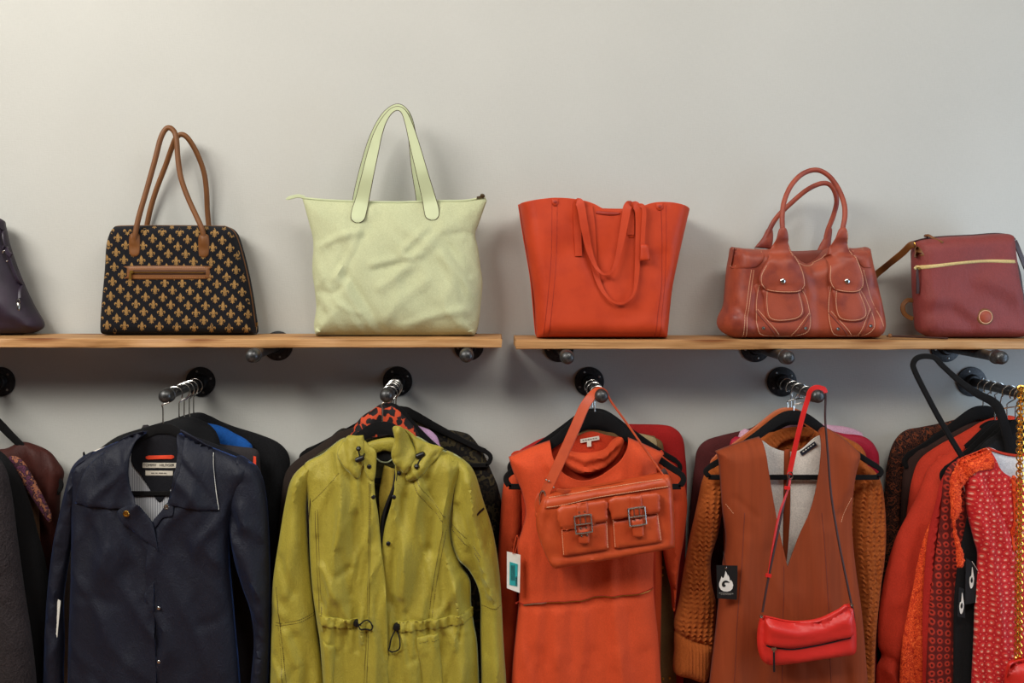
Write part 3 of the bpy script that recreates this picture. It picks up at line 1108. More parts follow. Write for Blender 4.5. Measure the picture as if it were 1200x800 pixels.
# pale lime tote
def lime_tote():
    d = 0.095
    th = Thing('canvas_tote', 'pale lime canvas tote with thin looped handles and crumpled front', 'bag', bag_base(465, SHELF_L, d))
    pts = [(354, 231.5, 1), (357, 242), (361, 257), (366, 276), (367.2, 290), (366, 316), (369.5, 345), (370.5, 362), (368, 380), (370, 391), (375, 395.4), (440, 395.6), (500, 395.6), (548, 395), (557, 391), (561, 378), (564, 352), (565.5, 330), (563, 312), (560, 290), (557, 275), (561, 262), (566, 248), (570.5, 235, 1), (568, 230, 1), (545, 235), (512, 235.5), (460, 237), (392, 235)]
    s = mpp(d)
    zt = EYE - (235 - VZ) * s
    zb = EYE - (395 - VZ) * s

    def tm(Q):
        t = np.clip((zt - Q[:, 1]) / (zt - zb), 0, 1)
        return 0.12 + 0.88 * np.sqrt(t)
    F = [([(372, 292), (395, 280), (420, 272)], 5, 0.006), ([(396, 327), (412, 300), (424, 272)], 4, 0.006), ([(374, 340), (395, 344), (404, 336), (410, 318)], 4, -0.005),
         ([(440, 310), (470, 303), (491, 300)], 5.5, 0.005), ([(440, 316), (470, 309), (490, 305)], 5, -0.004), ([(472, 296), (482, 286), (500, 268)], 4, 0.005), ([(477, 294), (492, 303)], 2.5, -0.005),
         ([(450, 335), (480, 312), (520, 268)], 7, 0.005), ([(404, 330), (416, 350), (440, 385)], 5, 0.005), ([(412, 324), (430, 352), (452, 384)], 5, -0.005), ([(400, 355), (414, 362), (425, 366)], 3, 0.004),
         ([(470, 384), (510, 368), (545, 362)], 6, 0.005), ([(520, 300), (545, 330), (556, 350)], 6, 0.006), ([(528, 290), (552, 322)], 5, -0.004), ([(532, 275), (545, 272), (552, 276)], 3, -0.005),
         ([(371, 352), (384, 366), (374, 382)], 4, -0.006), ([(372, 300), (382, 324), (372, 340)], 5, 0.006), ([(372, 384), (430, 388), (520, 390)], 4, -0.003), ([(548, 372), (556, 384)], 4, -0.005),
         ([(440, 260), (420, 285), (405, 310)], 9, -0.004), ([(500, 330), (470, 352), (455, 372)], 8, 0.004)]
    body, sf = cloth(th, 'body', pts, d, M['lime'], zmin=SHELF_L + 0.0006, T=0.068, R=42, n=2.1, res=4, back=0.06, tmul=tm, folds=[(p_, w_ * 0.8, a_ * 1.25) for p_, w_, a_ in F], wr=[(0.0035, 26, 26, 11), (0.004, 42, 42, 12, 1)], edge=0.2)
    seam(th, 'top_zip', [(356, 232), (392, 235), (460, 237), (512, 235.5), (545, 235), (567, 231)], Surf(np.zeros((1, 2)), (np.zeros((0, 2)), np.zeros((0, 2))), d, 0, 1, dref=d), 0.0026, M['lime_leather'], dref=d, off=0.002)
    MB().sweep(bend([(357, 231.5, d + .002), (350, 229.6, d + .003), (342, 231, d + .003), (335, 233.5, d + .004)]), strap_prof(0.0085, 0.003), scale=[1] * 16 + [0.7, 0.5, 0.4]).put(th, 'zip_tab', M['lime_leather'])
    m = MB()
    m.lathe([(0.0045, 0), (0.006, 0.003), (0.006, 0.007), (0.003, 0.0095), (0.0003, 0.01)], pt(565, 231.5, d + .004), (0.2, -0.3, 1), 14)
    m.box(pt(561, 231, d + .004), (0.005, 0, 0.001), (0, 0, 0.0025), (0, 0.003, 0))
    m.put(th, 'zip_puller', M['edge_brown'])
    # handles: flat straps with painted edges
    def handle(path, wid, rear):
        C = catmull(path, 6)
        P = [pt(*c[:3]) for c in C]
        W = [c[3] * mpp(c[2]) for c in C]
        hd = MB().sweep(P, strap_prof(1.0, 0.0032), scale=[(w, 1) for w in W]).put(th, 'handle', M['lime_leather'])
        for sgn in (-1, 1):
            E = []
            for i, p in enumerate(P):
                t = (P[min(i + 1, len(P) - 1)] - P[max(i - 1, 0)]).normalized()
                w = t.cross(Vector((0, 1, 0))).normalized()
                E.append(p + w * (sgn * W[i] / 2))
            MB().tube(E, 0.0016, 6).put(th, 'edge_trim', M['edge_brown'], parent=hd, label='dark painted strap edge')
        return hd
    f = lambda x, y: -sf.on(x, y, 0.0, d + 0.03).y
    hd = handle([(419, 260.5, f(419, 258) + .003, 4), (419.1, 258.5, f(419, 258) + .003, 11), (419.4, 255, f(419.5, 255) + .003, 15.5), (421, 247, f(421, 247) + .004, 16.5), (424.5, 234, f(424, 238) + .008, 15), (431, 205, .125, 13), (437.5, 177, .122, 11.5), (443, 157, .12, 9), (450, 141, .12, 6), (458, 130.5, .12, 4.5), (466, 127, .12, 4), (473, 131, .12, 5), (479, 145, .12, 7.5), (486, 170, .122, 10.5), (494.5, 202, .125, 12.5), (502.5, 232, f(503, 238) + .008, 15), (505.5, 245, f(505, 245) + .004, 16.5), (506.6, 252, f(506, 252) + .003, 15.5), (507, 255.5, f(507, 255) + .003, 11), (507.1, 257.5, f(507, 255) + .003, 4)], 1, False)
    handle([(420, 238, .075, 14), (423, 220, .08, 13), (429, 193, .085, 11.5), (436, 166, .09, 9), (444, 145, .095, 6), (453, 131, .10, 4), (464, 124, .10, 3.5), (473, 127, .10, 4), (480, 140, .095, 6), (484, 165, .09, 9), (488, 195, .085, 11.5), (493, 222, .08, 13), (496, 240, .075, 14)], 1, True)


lime_tote()


# orange open tote
def orange_tote():
    d = 0.105
    th = Thing('leather_tote', 'tall orange leather tote with flared top and drooping straps', 'bag', bag_base(705, SHELF_R, d))
    P = [(608, 239.5, 1), (611, 258), (614, 278), (618, 302), (622, 326), (625.5, 352), (627, 380), (628.5, 396, 1), (634, 398.3), (700, 398.6), (776, 398.3), (780, 395, 1), (781.5, 382), (785, 345), (789, 322), (794.5, 296), (801, 268), (806, 246.5, 1), (792, 241.5), (777, 239), (760, 239.5), (745, 244), (726, 248.5), (706, 247.5), (690, 240), (672, 235.6), (649, 234), (628, 236)]
    open_ = {17, 18, 19, 20, 21, 22, 23, 24, 25, 26, 27}
    F = [([(655, 300), (670, 290), (690, 300)], 16, -0.004), ([(672, 262), (685, 300), (700, 330)], 8, -0.004), ([(770, 300), (776, 340), (770, 370)], 9, -0.006), ([(760, 320), (750, 360), (720, 372)], 14, -0.005), ([(795, 290), (784, 335), (778, 372)], 7, 0.004),
         ([(648, 238), (646, 300), (640, 394)], 2.2, 0.0016), ([(777, 243), (778, 300), (774, 350), (772, 394)], 2.2, 0.0016)]
    body, sf = cloth(th, 'front_panel', P, d, M['tote'], zmin=SHELF_R + 0.0006, T=0.078, R=20, n=2.4, res=5, shell=0.0025, open_=open_, folds=F, wr=[(0.002, 22, 18, 21)], edge=0.3)
    PB = [(608, 239.5, 1), (614, 278), (622, 326), (627, 380), (628.5, 396, 1), (700, 398), (780, 395, 1), (785, 345), (794.5, 296), (806, 246.5, 1), (785, 241), (760, 240), (735, 242.5), (700, 241.5), (672, 238), (640, 236)]
    cloth(th, 'rear_panel', PB, d, M['tote'], zmin=SHELF_R + 0.0006, T=-0.07, R=20, n=2.4, res=9, shell=-0.0025, open_={9, 10, 11, 12, 13, 14, 15}, dref=d)
    for L in ([(647, 236), (646, 300), (642, 350), (637, 396)], [(653, 236), (652, 300), (648, 350), (643, 396)], [(774.5, 241), (776, 290), (776, 330), (771, 370), (769, 395)], [(780.5, 241), (781, 290), (780, 330), (776, 370), (775, 395)]):
        seam(th, 'seam', L, sf, 0.0007, M['tote_seam'])
    for x, y in ((650.5, 236.5), (773, 242)):
        o, s2 = cloth(th, 'corner_loop', [(x - 4, y - 4, 1), (x + 4, y - 4, 1), (x + 4, y + 2), (x, y + 5), (x - 4, y + 2)], sf, M['tote'], T=0.003, R=2, res=3)
        stud(th, 'stud', sf.on(x, y, 0.003), 0.004, M['tote_seam'], h=0.0015, parent=o)
    # straps
    k = lambda p: sf.on(p[0], p[1], 0).y

    def strap(path, mat='tote', w=9.0):
        C = catmull([(x, y, -k((x, min(max(y, 250), 390))) + o, ww) for x, y, o, ww in path], 6)
        Pp = [pt(*c[:3]) for c in C]
        return MB().sweep(Pp, strap_prof(1.0, 0.0035), scale=[(max(c[3], 0.7) * mpp(c[2]), 1) for c in C]).put(th, 'strap', M[mat])
    strap([(678, 300, 0.002, 8), (676.5, 262, 0.003, 9), (676.5, 244, 0.004, 9), (678, 236.5, 0.008, 9.5), (681, 243, 0.012, 9.5), (685, 266, 0.014, 9), (690, 291, 0.016, 7.5), (697, 310, 0.018, 4.6), (704, 319, 0.02, 3), (711, 321, 0.02, 2.6), (718, 316, 0.02, 3.4), (724, 300, 0.018, 6), (729, 276, 0.016, 8), (733, 254, 0.014, 9), (735, 243, 0.012, 9.5), (738, 240, 0.006, 9), (739, 252, 0.002, 8), (739, 275, 0.002, 8)])
    strap([(690, 242, 0.003, 8), (693, 262, 0.004, 8), (695, 290, 0.005, 7.5), (697, 315, 0.006, 7), (704, 336, 0.008, 5), (714, 350, 0.01, 3), (725, 355.5, 0.01, 2.2), (736, 352, 0.01, 2.2), (743, 342, 0.009, 3.4), (746, 322, 0.008, 5.5), (747.5, 290, 0.008, 6.5), (748.5, 262, 0.008, 7.5), (748, 246, 0.010, 9), (744, 240.5, 0.008, 10), (741, 244, 0.004, 9)])
    for x in (678, 740):
        cloth(th, 'strap_anchor', [(x - 4.5, 250, 1), (x + 4.5, 250, 1), (x + 4.5, 275), (x, 279), (x - 4.5, 275)], sf, M['tote'], T=0.002, R=2, res=4)
    m = cloth(th, 'inner_pull', [(699, 250.5), (712, 252.5), (724, 252), (726, 249), (712, 248), (700, 247)], sf, M['tote_seam'], T=0.003, R=2, res=3)
    # hang tag with its loop
    MB().sweep(bend([(744, 243, .19), (752, 241, .196), (755, 248, .197), (754, 268, .197), (753, 288, .196)]), strap_prof(0.011, 0.002)).put(th, 'tag_loop', M['tote'])
    cloth(th, 'hang_tag', [(750.5, 286.5, 1), (759.5, 286.5, 1), (762, 305, 1), (750, 305.5, 1)], 0.197, M['tote'], T=0.004, R=3, res=4, smooth=1)


orange_tote()


# rust satchel
def satchel():
    d = 0.11
    th = Thing('leather_satchel', 'rust leather satchel with two flap pockets, pale stitching and arched handles', 'bag', bag_base(940, SHELF_R, d))
    P = [(860, 289, 1), (858, 302), (855.5, 316), (853, 345), (851, 360), (845.5, 372), (844.8, 382), (851, 391), (866, 397.5), (882, 399), (930, 399), (975, 399), (1018, 398), (1031, 393), (1036, 384), (1035.5, 372), (1031, 350), (1026, 326), (1022, 310), (1018, 289, 1), (1004, 290.5), (985, 289), (973, 291), (963, 302), (951, 308.5), (940, 306.5), (930, 298), (922, 290), (898, 292), (878, 291)]
    F = [([(852, 352), (862, 366), (880, 376)], 5, -0.006), ([(850, 368), (862, 372)], 5, 0.005), ([(868, 300), (874, 340), (868, 380)], 8, 0.003), ([(945, 310), (950, 350), (955, 392)], 7, -0.005), ([(1022, 330), (1014, 345), (1020, 372)], 5, -0.004), ([(1026, 352), (1020, 385)], 5, 0.004), ([(936, 320), (944, 345)], 5, 0.004)]
    body, sf = cloth(th, 'body', P, d, M['rust'], dref=d + 0.022, zmin=SHELF_R + 0.0006, T=0.07, R=17, n=2.5, res=4, back=0.06, folds=F, wr=[(0.0022, 40, 30, 31)], edge=0.25)
    front = d + 0.066
    L = []
    # corner flaps
    for pts in ([(862, 290, 1), (897, 292.5, 1), (894, 303), (888, 311), (880, 314), (859, 314.5, 1)], [(997, 291.5, 1), (1016, 290.5, 1), (1019.5, 314, 1), (1010, 313.5), (1004, 308), (999, 299)]):
        o, s2 = cloth(th, 'corner_flap', pts, sf, M['rust'], T=0.003, R=3, res=4, dref=d + 0.06)
    L += [[(859, 311.5), (880, 311), (887, 308), (892, 300), (894, 293)], [(1018, 311), (1010, 310.5), (1005, 305), (1000, 293)]]
    # shield panels, pockets and flap straps
    sh = ([(888, 332), (885, 345), (884, 364), (885.5, 382), (888.5, 391), (897, 394.6), (911, 395.5), (931, 395.4), (944, 392), (949, 386), (950.3, 375), (948, 360), (944, 346), (938, 336)],
          [(972, 334), (969.5, 348), (969, 366), (971.5, 382), (975.5, 391), (984, 394.8), (998, 395.4), (1013, 394.6), (1021, 390), (1025, 381), (1023.5, 370), (1017, 355), (1010, 342), (1003, 335)])
    pk = ([(895, 338), (894.5, 352), (896, 368), (899, 374), (907, 377), (922, 376.6), (934, 374), (940.5, 368), (940.5, 358), (937, 345), (934, 338)],
          [(976, 338), (975.5, 352), (977.5, 367), (982, 374.5), (992, 377), (1005, 376.6), (1013, 372.5), (1015, 366), (1012.5, 356), (1008, 345), (1005, 338)])
    fl = ([(913, 268), (909, 282), (902, 296), (894, 310), (888.5, 321), (887.5, 330), (891, 337), (900, 341.5), (918, 343.2), (934, 342.2), (940.5, 337), (941, 328), (938, 315), (932, 301), (926, 287), (921, 268)],
          [(983, 268), (978, 280), (972.5, 292), (970, 310), (968.5, 324), (970, 333), (976, 340), (990, 342.6), (1003, 341.8), (1008.5, 337), (1009, 326), (1005, 312), (1000, 300), (995, 286), (991, 268)])
    for a in range(2):
        o1, s1 = cloth(th, 'pocket_panel', sh[a], sf, M['rust'], T=0.003, R=2.5, res=4, dref=front)
        o2, s2 = cloth(th, 'pocket', pk[a], s1, M['rust'], T=0.007, R=5, res=4, dref=front, wr=[(0.0012, 60, 60, 33 + a)])
        o3, s3 = cloth(th, 'pocket_flap', fl[a], (lambda Q, s2=s2, s1=s1, sf=sf: np.where(Q[:, 1] > EYE + (-300 + VZ) * mpp(front), np.minimum(np.maximum(sf.h(Q), front - 0.01), front + 0.02), np.maximum(s1.h(Q), s2.h(Q)) + 0.0015)), M['rust'], T=0.005, R=4, res=4, dref=front,
                       folds=[([(906, 296), (915, 303), (922, 300)], 3, -0.004), ([(898, 306), (912, 312)], 4, 0.003)] if a == 0 else [([(972, 304), (982, 306), (994, 298)], 3, -0.004), ([(974, 296), (990, 290)], 3, 0.003)])
        up = lambda pts, k, m: [(m[0] + (x - m[0]) * k, m[1] + (y - m[1]) * k) for x, y in pts]
        cx = (914, 989)[a]
        stitches(th, [up(fl[a][3:15], 0.925, (cx, 322))], s3, M['thread_pale'], parent=o3, dref=front, w=0.0011)
        stitches(th, [up(pk[a] [:11], 0.88, (cx + 3, 356))], s2, M['thread_pale'], parent=o2, dref=front, w=0.0011)
        xs = ((884.5, 364), (911, 395), (931, 395), (949.5, 368)) if a == 0 else ((970, 366), (996, 395), (1009, 395), (1021, 362))
        stitches(th, [up(sh[a], 0.955, (cx + 3, 366)), [xs[0], xs[1]], [(xs[0][0] + 2.5, xs[0][1] - 2), (xs[1][0] + 3, xs[1][1] - 2)], [xs[2], xs[3]], [(xs[2][0] - 3, xs[2][1] - 2), (xs[3][0] - 2, xs[3][1] - 2)]], s1, M['thread_pale'], parent=o1, dref=front, w=0.0011)
        seam(th, 'shield_edge', [xs[0], xs[1]], s1, 0.0013, M['rust_dark'], parent=o1, smooth=False, dref=front)
        seam(th, 'shield_edge', [xs[2], xs[3]], s1, 0.0013, M['rust_dark'], parent=o1, smooth=False, dref=front)
        rx = ((914, 329), (989, 329.3))[a]
        stud(th, 'snap', s3.on(*rx, 0.0, front), 0.0063, M['steel'], h=0.003, parent=o3, label='silver snap')
        for e in (((893.5, 384), (943, 384.2)), ((981, 385), (1019, 381.5)))[a]:
            stud(th, 'eyelet', s1.on(*e, 0.0, front), 0.0042, M['steel'], h=0.0022, hole=True, parent=o1)
    L += [[(882, 316), (878, 345), (873.5, 380), (876, 397)], [(879, 316), (875, 345), (870.5, 380), (872, 396)], [(1010, 316), (1018, 345), (1030, 372), (1034, 382)], [(926, 299), (936, 308), (950, 311.5), (963, 306), (972, 297)], [(862, 291), (896, 293)], [(1000, 292.5), (1016, 291.5)]]
    stitches(th, L, sf, M['thread_pale'], dref=d + 0.06, w=0.0011)
    # handles
    sc = lambda n: [1.0] * n
    p = bend([(917, 276, .172), (917, 268, .17), (916.6, 254, .165), (919, 236, .155), (927, 217.5, .145), (940, 204, .14), (956, 199, .14), (970, 205, .145), (981.5, 219.5, .15), (989, 238, .158), (990, 254, .165), (987.5, 268, .17), (986.5, 277, .172)], 5)
    MB().tube(p, 0.0062, 12).put(th, 'handle', M['rust'])
    p = bend([(897, 284, .055), (901, 271, .058), (910, 255, .062), (927, 238, .07), (947, 221.5, .08), (965, 214.5, .082), (975.5, 219.5, .08), (980.5, 235, .075), (976.5, 253, .065), (970, 270, .058), (967, 284, .055)], 5)
    MB().tube(p, 0.0062, 12).put(th, 'handle', M['rust'])
    for pts in ([(884, 290, 1), (893, 279), (899, 268), (905, 268), (906, 280), (904, 292, 1)], [(955, 300, 1), (960, 288), (966, 277), (969, 268), (975, 268), (974, 282), (972, 300, 1)]):
        cloth(th, 'handle_root', pts, 0.055, M['rust'], T=0.008, R=5, res=4, back=0.004)
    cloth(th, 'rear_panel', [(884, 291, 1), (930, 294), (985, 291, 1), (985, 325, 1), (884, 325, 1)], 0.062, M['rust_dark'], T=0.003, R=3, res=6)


satchel()


# plum crossbody
def plum_bag():
    d = 0.105
    th = Thing('crossbody_bag', 'plum nylon crossbody bag with cream zip and round leather badge', 'bag', bag_base(1135, SHELF_R, d))
    P = [(1074, 285), (1078, 282), (1088, 279.8), (1110, 277), (1142, 275.5), (1168, 273.5), (1184, 274.5), (1187.5, 284), (1189, 298), (1192, 322), (1198, 356), (1203, 382), (1204, 391), (1199, 394.5), (1180, 396.4), (1135, 397), (1098, 396.6), (1086, 393), (1077, 386), (1074.5, 366), (1073, 340), (1072, 306), (1072, 293)]
    F = [([(1075, 366), (1105, 362), (1130, 378)], 8, -0.005), ([(1082, 352), (1115, 352), (1150, 385)], 9, 0.005), ([(1130, 340), (1165, 352), (1192, 378)], 10, -0.005), ([(1150, 330), (1190, 345)], 9, 0.004), ([(1078, 330), (1090, 345)], 7, 0.003)]
    body, sf = cloth(th, 'body', P, d, M['plum'], dref=d + 0.014, zmin=SHELF_R + 0.0006, T=0.05, R=15, n=2.4, res=5, back=0.03, folds=F, wr=[(0.0018, 30, 30, 41)], edge=0.25)
    fr = d + 0.047
    o, s1 = cloth(th, 'zip_tape', [(1073, 312), (1095, 309.6), (1124, 306.4), (1156, 304), (1186, 304.4), (1189, 306), (1187, 308.4), (1156, 307.6), (1124, 310), (1096, 313.6), (1074, 316)], sf, M['zip_cream'], T=0.0022, R=2, res=3, dref=fr)
    m = MB()
    q = s1.on(1077, 314.5, 0.003, fr)
    m.box(q, (0.006, 0, 0.0006), (0, 0, 0.003), (0, 0.002, 0))
    m.put(th, 'zip_slider', M['brass'], parent=o, smooth=False)
    MB().sweep([sf.on(x, y, 0.006, fr) for x, y in ((1077, 314), (1076.5, 322), (1077.5, 332), (1079, 344))], strap_prof(0.0085, 0.003), scale=[0.6, 0.8, 1, 1.1]).put(th, 'zip_pull', M['strap_dark'], parent=o)
    seam(th, 'top_zip', [(1071, 283.5), (1086, 279.5), (1110, 277), (1142, 275.5), (1168, 273.6), (1184, 275)], Surf(np.zeros((1, 2)), (np.zeros((0, 2)), np.zeros((0, 2))), d, 0, 1, dref=d), 0.0022, M['strap_dark'], dref=d + 0.014, off=0.004)
    MB().sweep(bend([(1084, 277, .112), (1088, 275.6, .118), (1094, 279, .124), (1105, 284, .152)]), strap_prof(0.006, 0.0025)).put(th, 'top_zip_pull', M['tan'])
    stud(th, 'top_zip_slider', pt(1085.5, 277, .11), 0.006, M['strap_dark'], axis=(0, -0.4, 1), h=0.005)
    cloth(th, 'corner_patch', [(1073.5, 290, 1), (1080.5, 286.5, 1), (1084.5, 299.5, 1), (1073, 302, 1)], sf, M['tan'], T=0.0022, R=2, res=4, dref=fr, smooth=1)
    b = stud(th, 'badge', sf.on(1153, 371, 0.0, fr), 0.0205, M['tan'], h=0.0035, label='round tan leather badge', n=28)
    c = sf.on(1153, 371, 0.0035, fr)
    MB().lathe([(0.0146, -0.001), (0.0148, 0.0002), (0.012, 0.0022), (0.006, 0.0034), (0.0002, 0.0038)], c, (0, -1, 0), 24).put(th, 'badge_dome', M['rust'], parent=b)
    MB().tube([c + Vector((0.0158 * math.cos(a), 0.0002, 0.0158 * math.sin(a))) for a in np.linspace(0, 2 * math.pi, 30, endpoint=False)], 0.0009, 6, closed=True).put(th, 'badge_rim', M['thread_pale'], parent=b)
    # straps and rings
    MB().tube([pt(1069.5, 286.5, .12) + Vector((0.006 * math.cos(a), 0.003 * math.sin(a), 0.007 * math.sin(a))) for a in np.linspace(0, 2 * math.pi, 16, endpoint=False)], 0.0014, 6, closed=True).put(th, 'ring', M['brass'])
    st = MB().sweep(bend([(1071, 286, .122), (1066, 288, .122), (1058, 296, .105), (1047, 305, .08), (1036, 314, .045), (1024, 325, .028), (1016, 345, .022), (1020, 370, .02), (1030, 386, .022)]), strap_prof(0.017, 0.0035), ref=(0.1, 1, 0.1)).put(th, 'shoulder_strap', M['tan'], label='tan brown shoulder strap')
    MB().sweep(bend([(1040, 393.6, .165), (1055, 394, .168), (1070, 394.6, .17), (1092, 395.6, .175), (1110, 396.2, .178)]), strap_prof(0.013, 0.004), ref=(0, 0.15, 1)).put(th, 'strap_end', M['strap_dark'], label='dark strap end lying on the shelf')
    stud(th, 'strap_buckle', pt(1043, 393, .172), 0.005, M['tan'], h=0.003)
    MB().sweep(bend([(1070, 352, .10), (1063, 352, .10), (1058, 358, .10), (1059, 366, .10), (1064, 371, .10), (1070, 373.5, .10)]), strap_prof(0.011, 0.003), ref=(0.3, 1, 0)).put(th, 'back_loop', M['tan'])
    MB().tube([pt(1189, 284, .11) + Vector((0.004 * math.cos(a), 0.003 * math.sin(a), 0.012 * math.sin(a))) for a in np.linspace(0, 2 * math.pi, 16, endpoint=False)], 0.0014, 6, closed=True).put(th, 'ring', M['steel'])
    MB().sweep(bend([(1189, 282, .115), (1193, 291, .115), (1200, 309, .11), (1212, 340, .10), (1214, 380, .09)]), strap_prof(0.012, 0.0035)).put(th, 'shoulder_strap', M['strap_dark'], label='dark brown strap')
    MB().sweep(bend([(1188, 300, .112), (1194, 320, .12), (1197, 340, .12), (1201, 362, .115), (1207, 384, .11)]), strap_prof(0.009, 0.0035)).put(th, 'adjusting_strap', M['strap_dark'])


plum_bag()


# ------------------------------------------------------------------ hanging clothes
def gar(name, label, cat, rail, d, group='clothes hanging on the pipe rails'):
    x, z = RAIL[rail]
    return Thing(name, label, cat, (x, -d, z - 0.75), group)


def vf(xs, y0, y1, w, a, lean=0):
    """hanging folds: near-vertical ridges and hollows"""
    return [([(x, y0), (x + lean * 0.5, (y0 + y1) / 2), (x + lean, y1)], w, a * (1 if i % 2 == 0 else -1)) for i, x in enumerate(xs)]


HEM = 880
FLAT = lambda d: Surf(np.zeros((1, 2)), (np.zeros((0, 2)), np.zeros((0, 2))), d, 0, 1, dref=d)

# ---- rail at the picture's edge
th = gar('charcoal_coat', 'charcoal tweed coat at the very edge, only its sleeve side in view', 'coat', 0, 0.235)
cloth(th, 'body', [(-60, 515), (-20, 525), (-8, 560), (0, 640), (6, 740), (10, HEM, 1), (-150, HEM, 1), (-140, 600), (-118, 535)], 0.225, M['tweed'], T=0.035, R=24, back=0.02, res=7, wr=[(0.003, 60, 8, 1)])
cloth(th, 'sleeve', [(-32, 520), (-8, 532), (6, 550), (13, 580), (19, 625), (27, 685), (36, 745), (42, 800), (46, HEM, 1), (0, HEM, 1), (-8, 780), (-16, 680), (-30, 600), (-36, 550)], 0.235, M['tweed'], T=0.04, R=24, back=0.03, res=6,
      folds=[([(0, 640), (16, 660)], 6, 0.004), ([(5, 700), (28, 720)], 6, -0.004)], wr=[(0.002, 50, 20, 2)])
th = gar('black_coat', 'plain black coat between the charcoal tweed coat and the floral blouse', 'coat', 0, 0.17)
cloth(th, 'body', [(-60, 505), (-20, 518), (0, 528), (14, 542), (27, 566), (37, 594), (44, 622), (54, 660), (61, 720), (64, 800), (66, HEM, 1), (-70, HEM, 1), (-80, 560)], 0.152, M['black_cloth'], T=0.034, R=20, back=0.004, res=7, wr=[(0.002, 60, 8, 4)])
th = gar('floral_blouse', 'sheer bronze blouse edged with a purple floral print band', 'blouse', 0, 0.125)
cloth(th, 'body', [(-40, 530), (14, 538), (32, 560), (44, 590), (47, 625), (50, 700), (54, HEM, 1), (-60, HEM, 1), (-70, 570)], 0.112, M['olive_sheer'], T=0.012, R=8, back=0.003, res=7, wr=[(0.0015, 90, 12, 6)])
cloth(th, 'printed_band', [(8, 539), (16, 534), (27, 540), (38, 557), (49, 578), (57, 594), (61, 605), (59, 612), (53, 606), (42, 590), (30, 571), (20, 555)], 0.134, M['floral'], T=0.008, R=5, back=0.003, res=4, label='purple floral printed band')
th = gar('maroon_blouse', 'maroon satin blouse on the black hanger nearest the wall', 'blouse', 0, 0.085)
cloth(th, 'body', [(-50, 515), (0, 526), (24, 517.5), (42, 521), (58, 529), (68, 541), (75, 553), (73, 568), (70, 600), (72, 700), (76, HEM, 1), (-80, HEM, 1), (-80, 560)], 0.065, M['maroon'], T=0.025, R=15, back=0.015, res=5,
      folds=[([(44, 525), (50, 550), (46, 575)], 5, 0.006), ([(54, 530), (58, 556), (48, 590)], 5, -0.006), ([(30, 525), (38, 560)], 5, -0.005), ([(66, 545), (64, 575), (56, 610)], 5, 0.005)], wr=[(0.002, 80, 15, 8)])
hanger('black velvet hanger inside the maroon blouse', 0, 0.075, (-20, 487), 92, 76)

# ---- navy jacket rail
th = gar('black_cardigan', 'black knitted cardigan nearest the wall on the rail of the navy jacket', 'cardigan', 1, 0.05)
cloth(th, 'body', [(231, 483), (246, 487), (258, 493), (276, 500), (302, 508), (324, 517), (336, 528), (340, 541), (339, 560), (337, 640), (334, 760), (332, HEM, 1), (122, HEM, 1), (122, 640), (124, 545), (132, 524), (170, 505), (205, 490)], 0.045, M['black_knit'], T=0.022, R=14, back=0.012, res=5,
      wr=[(0.002, 60, 10, 11), (0.0012, 260, 260, 12)])
th = gar('blue_sweater', 'bright blue knitted sweater showing one shoulder behind the navy jacket', 'sweater', 1, 0.09)
cloth(th, 'body', [(225, 494), (245, 496), (261, 500), (276, 508), (291, 517), (297, 532), (298, 600), (296, HEM, 1), (150, HEM, 1), (150, 540), (165, 510), (200, 498)], 0.085, M['blue'], T=0.014, R=9, back=0.003, res=5, folds=[([(268, 505), (264, 520)], 3, -0.003), ([(280, 512), (277, 526)], 3, -0.003)], wr=[(0.0015, 120, 20, 13)])
th = gar('charcoal_shirt', 'charcoal shirt with a red tag just below the blue sweater shoulder', 'shirt', 1, 0.125)
o, sf = cloth(th, 'body', [(220, 504), (240, 511), (258, 519.5), (280, 523), (301, 527), (305, 545), (307, 600), (305, HEM, 1), (160, HEM, 1), (160, 530), (190, 508)], 0.113, M['grey_cloth'], T=0.014, R=9, back=0.003, res=5, wr=[(0.002, 100, 20, 14)])
card(th, 'red_tag', [(297, 534), (300, 535), (300, 547), (296.5, 546)], 0.134, 'red_tab', label='small red tag')
th = gar('black_jacket', 'black jacket directly behind the navy jacket with a cream collar trim', 'jacket', 1, 0.165)
o, sf = cloth(th, 'body', [(200, 492), (222, 488), (242, 495), (254, 507), (259, 525), (263, 560), (264, 640), (262, HEM, 1), (96, HEM, 1), (96, 560), (103, 536), (116, 526), (138, 511), (168, 501)], 0.142, M['black_cloth'], T=0.02, R=12, back=0.003, res=5, wr=[(0.002, 80, 10, 15)])
cloth(th, 'collar_trim', [(103, 531.5), (110, 528), (118, 525), (124, 523), (126, 526), (116, 530), (107, 534)], 0.166, M['cream_label'], T=0.003, R=2, res=3, label='cream trim')
for i, (d_, ax, lab) in enumerate(((0.05, 227, 'black hanger inside the black knitted cardigan'), (0.088, 222, 'black hanger inside the bright blue sweater'), (0.118, 216, 'black hanger inside the charcoal shirt'), (0.15, 210, 'black hanger inside the black jacket'))):
    hanger(lab, 1, d_, (ax, 492 + (4, 10, 12, 6)[i]), (92, 66, 74, 48)[i], (46, 44, 46, 30)[i], flip=(1, 1, 1, 1)[i], yaw=(0.5, 0.7, 0.35, 0.6)[i] * 0.0)

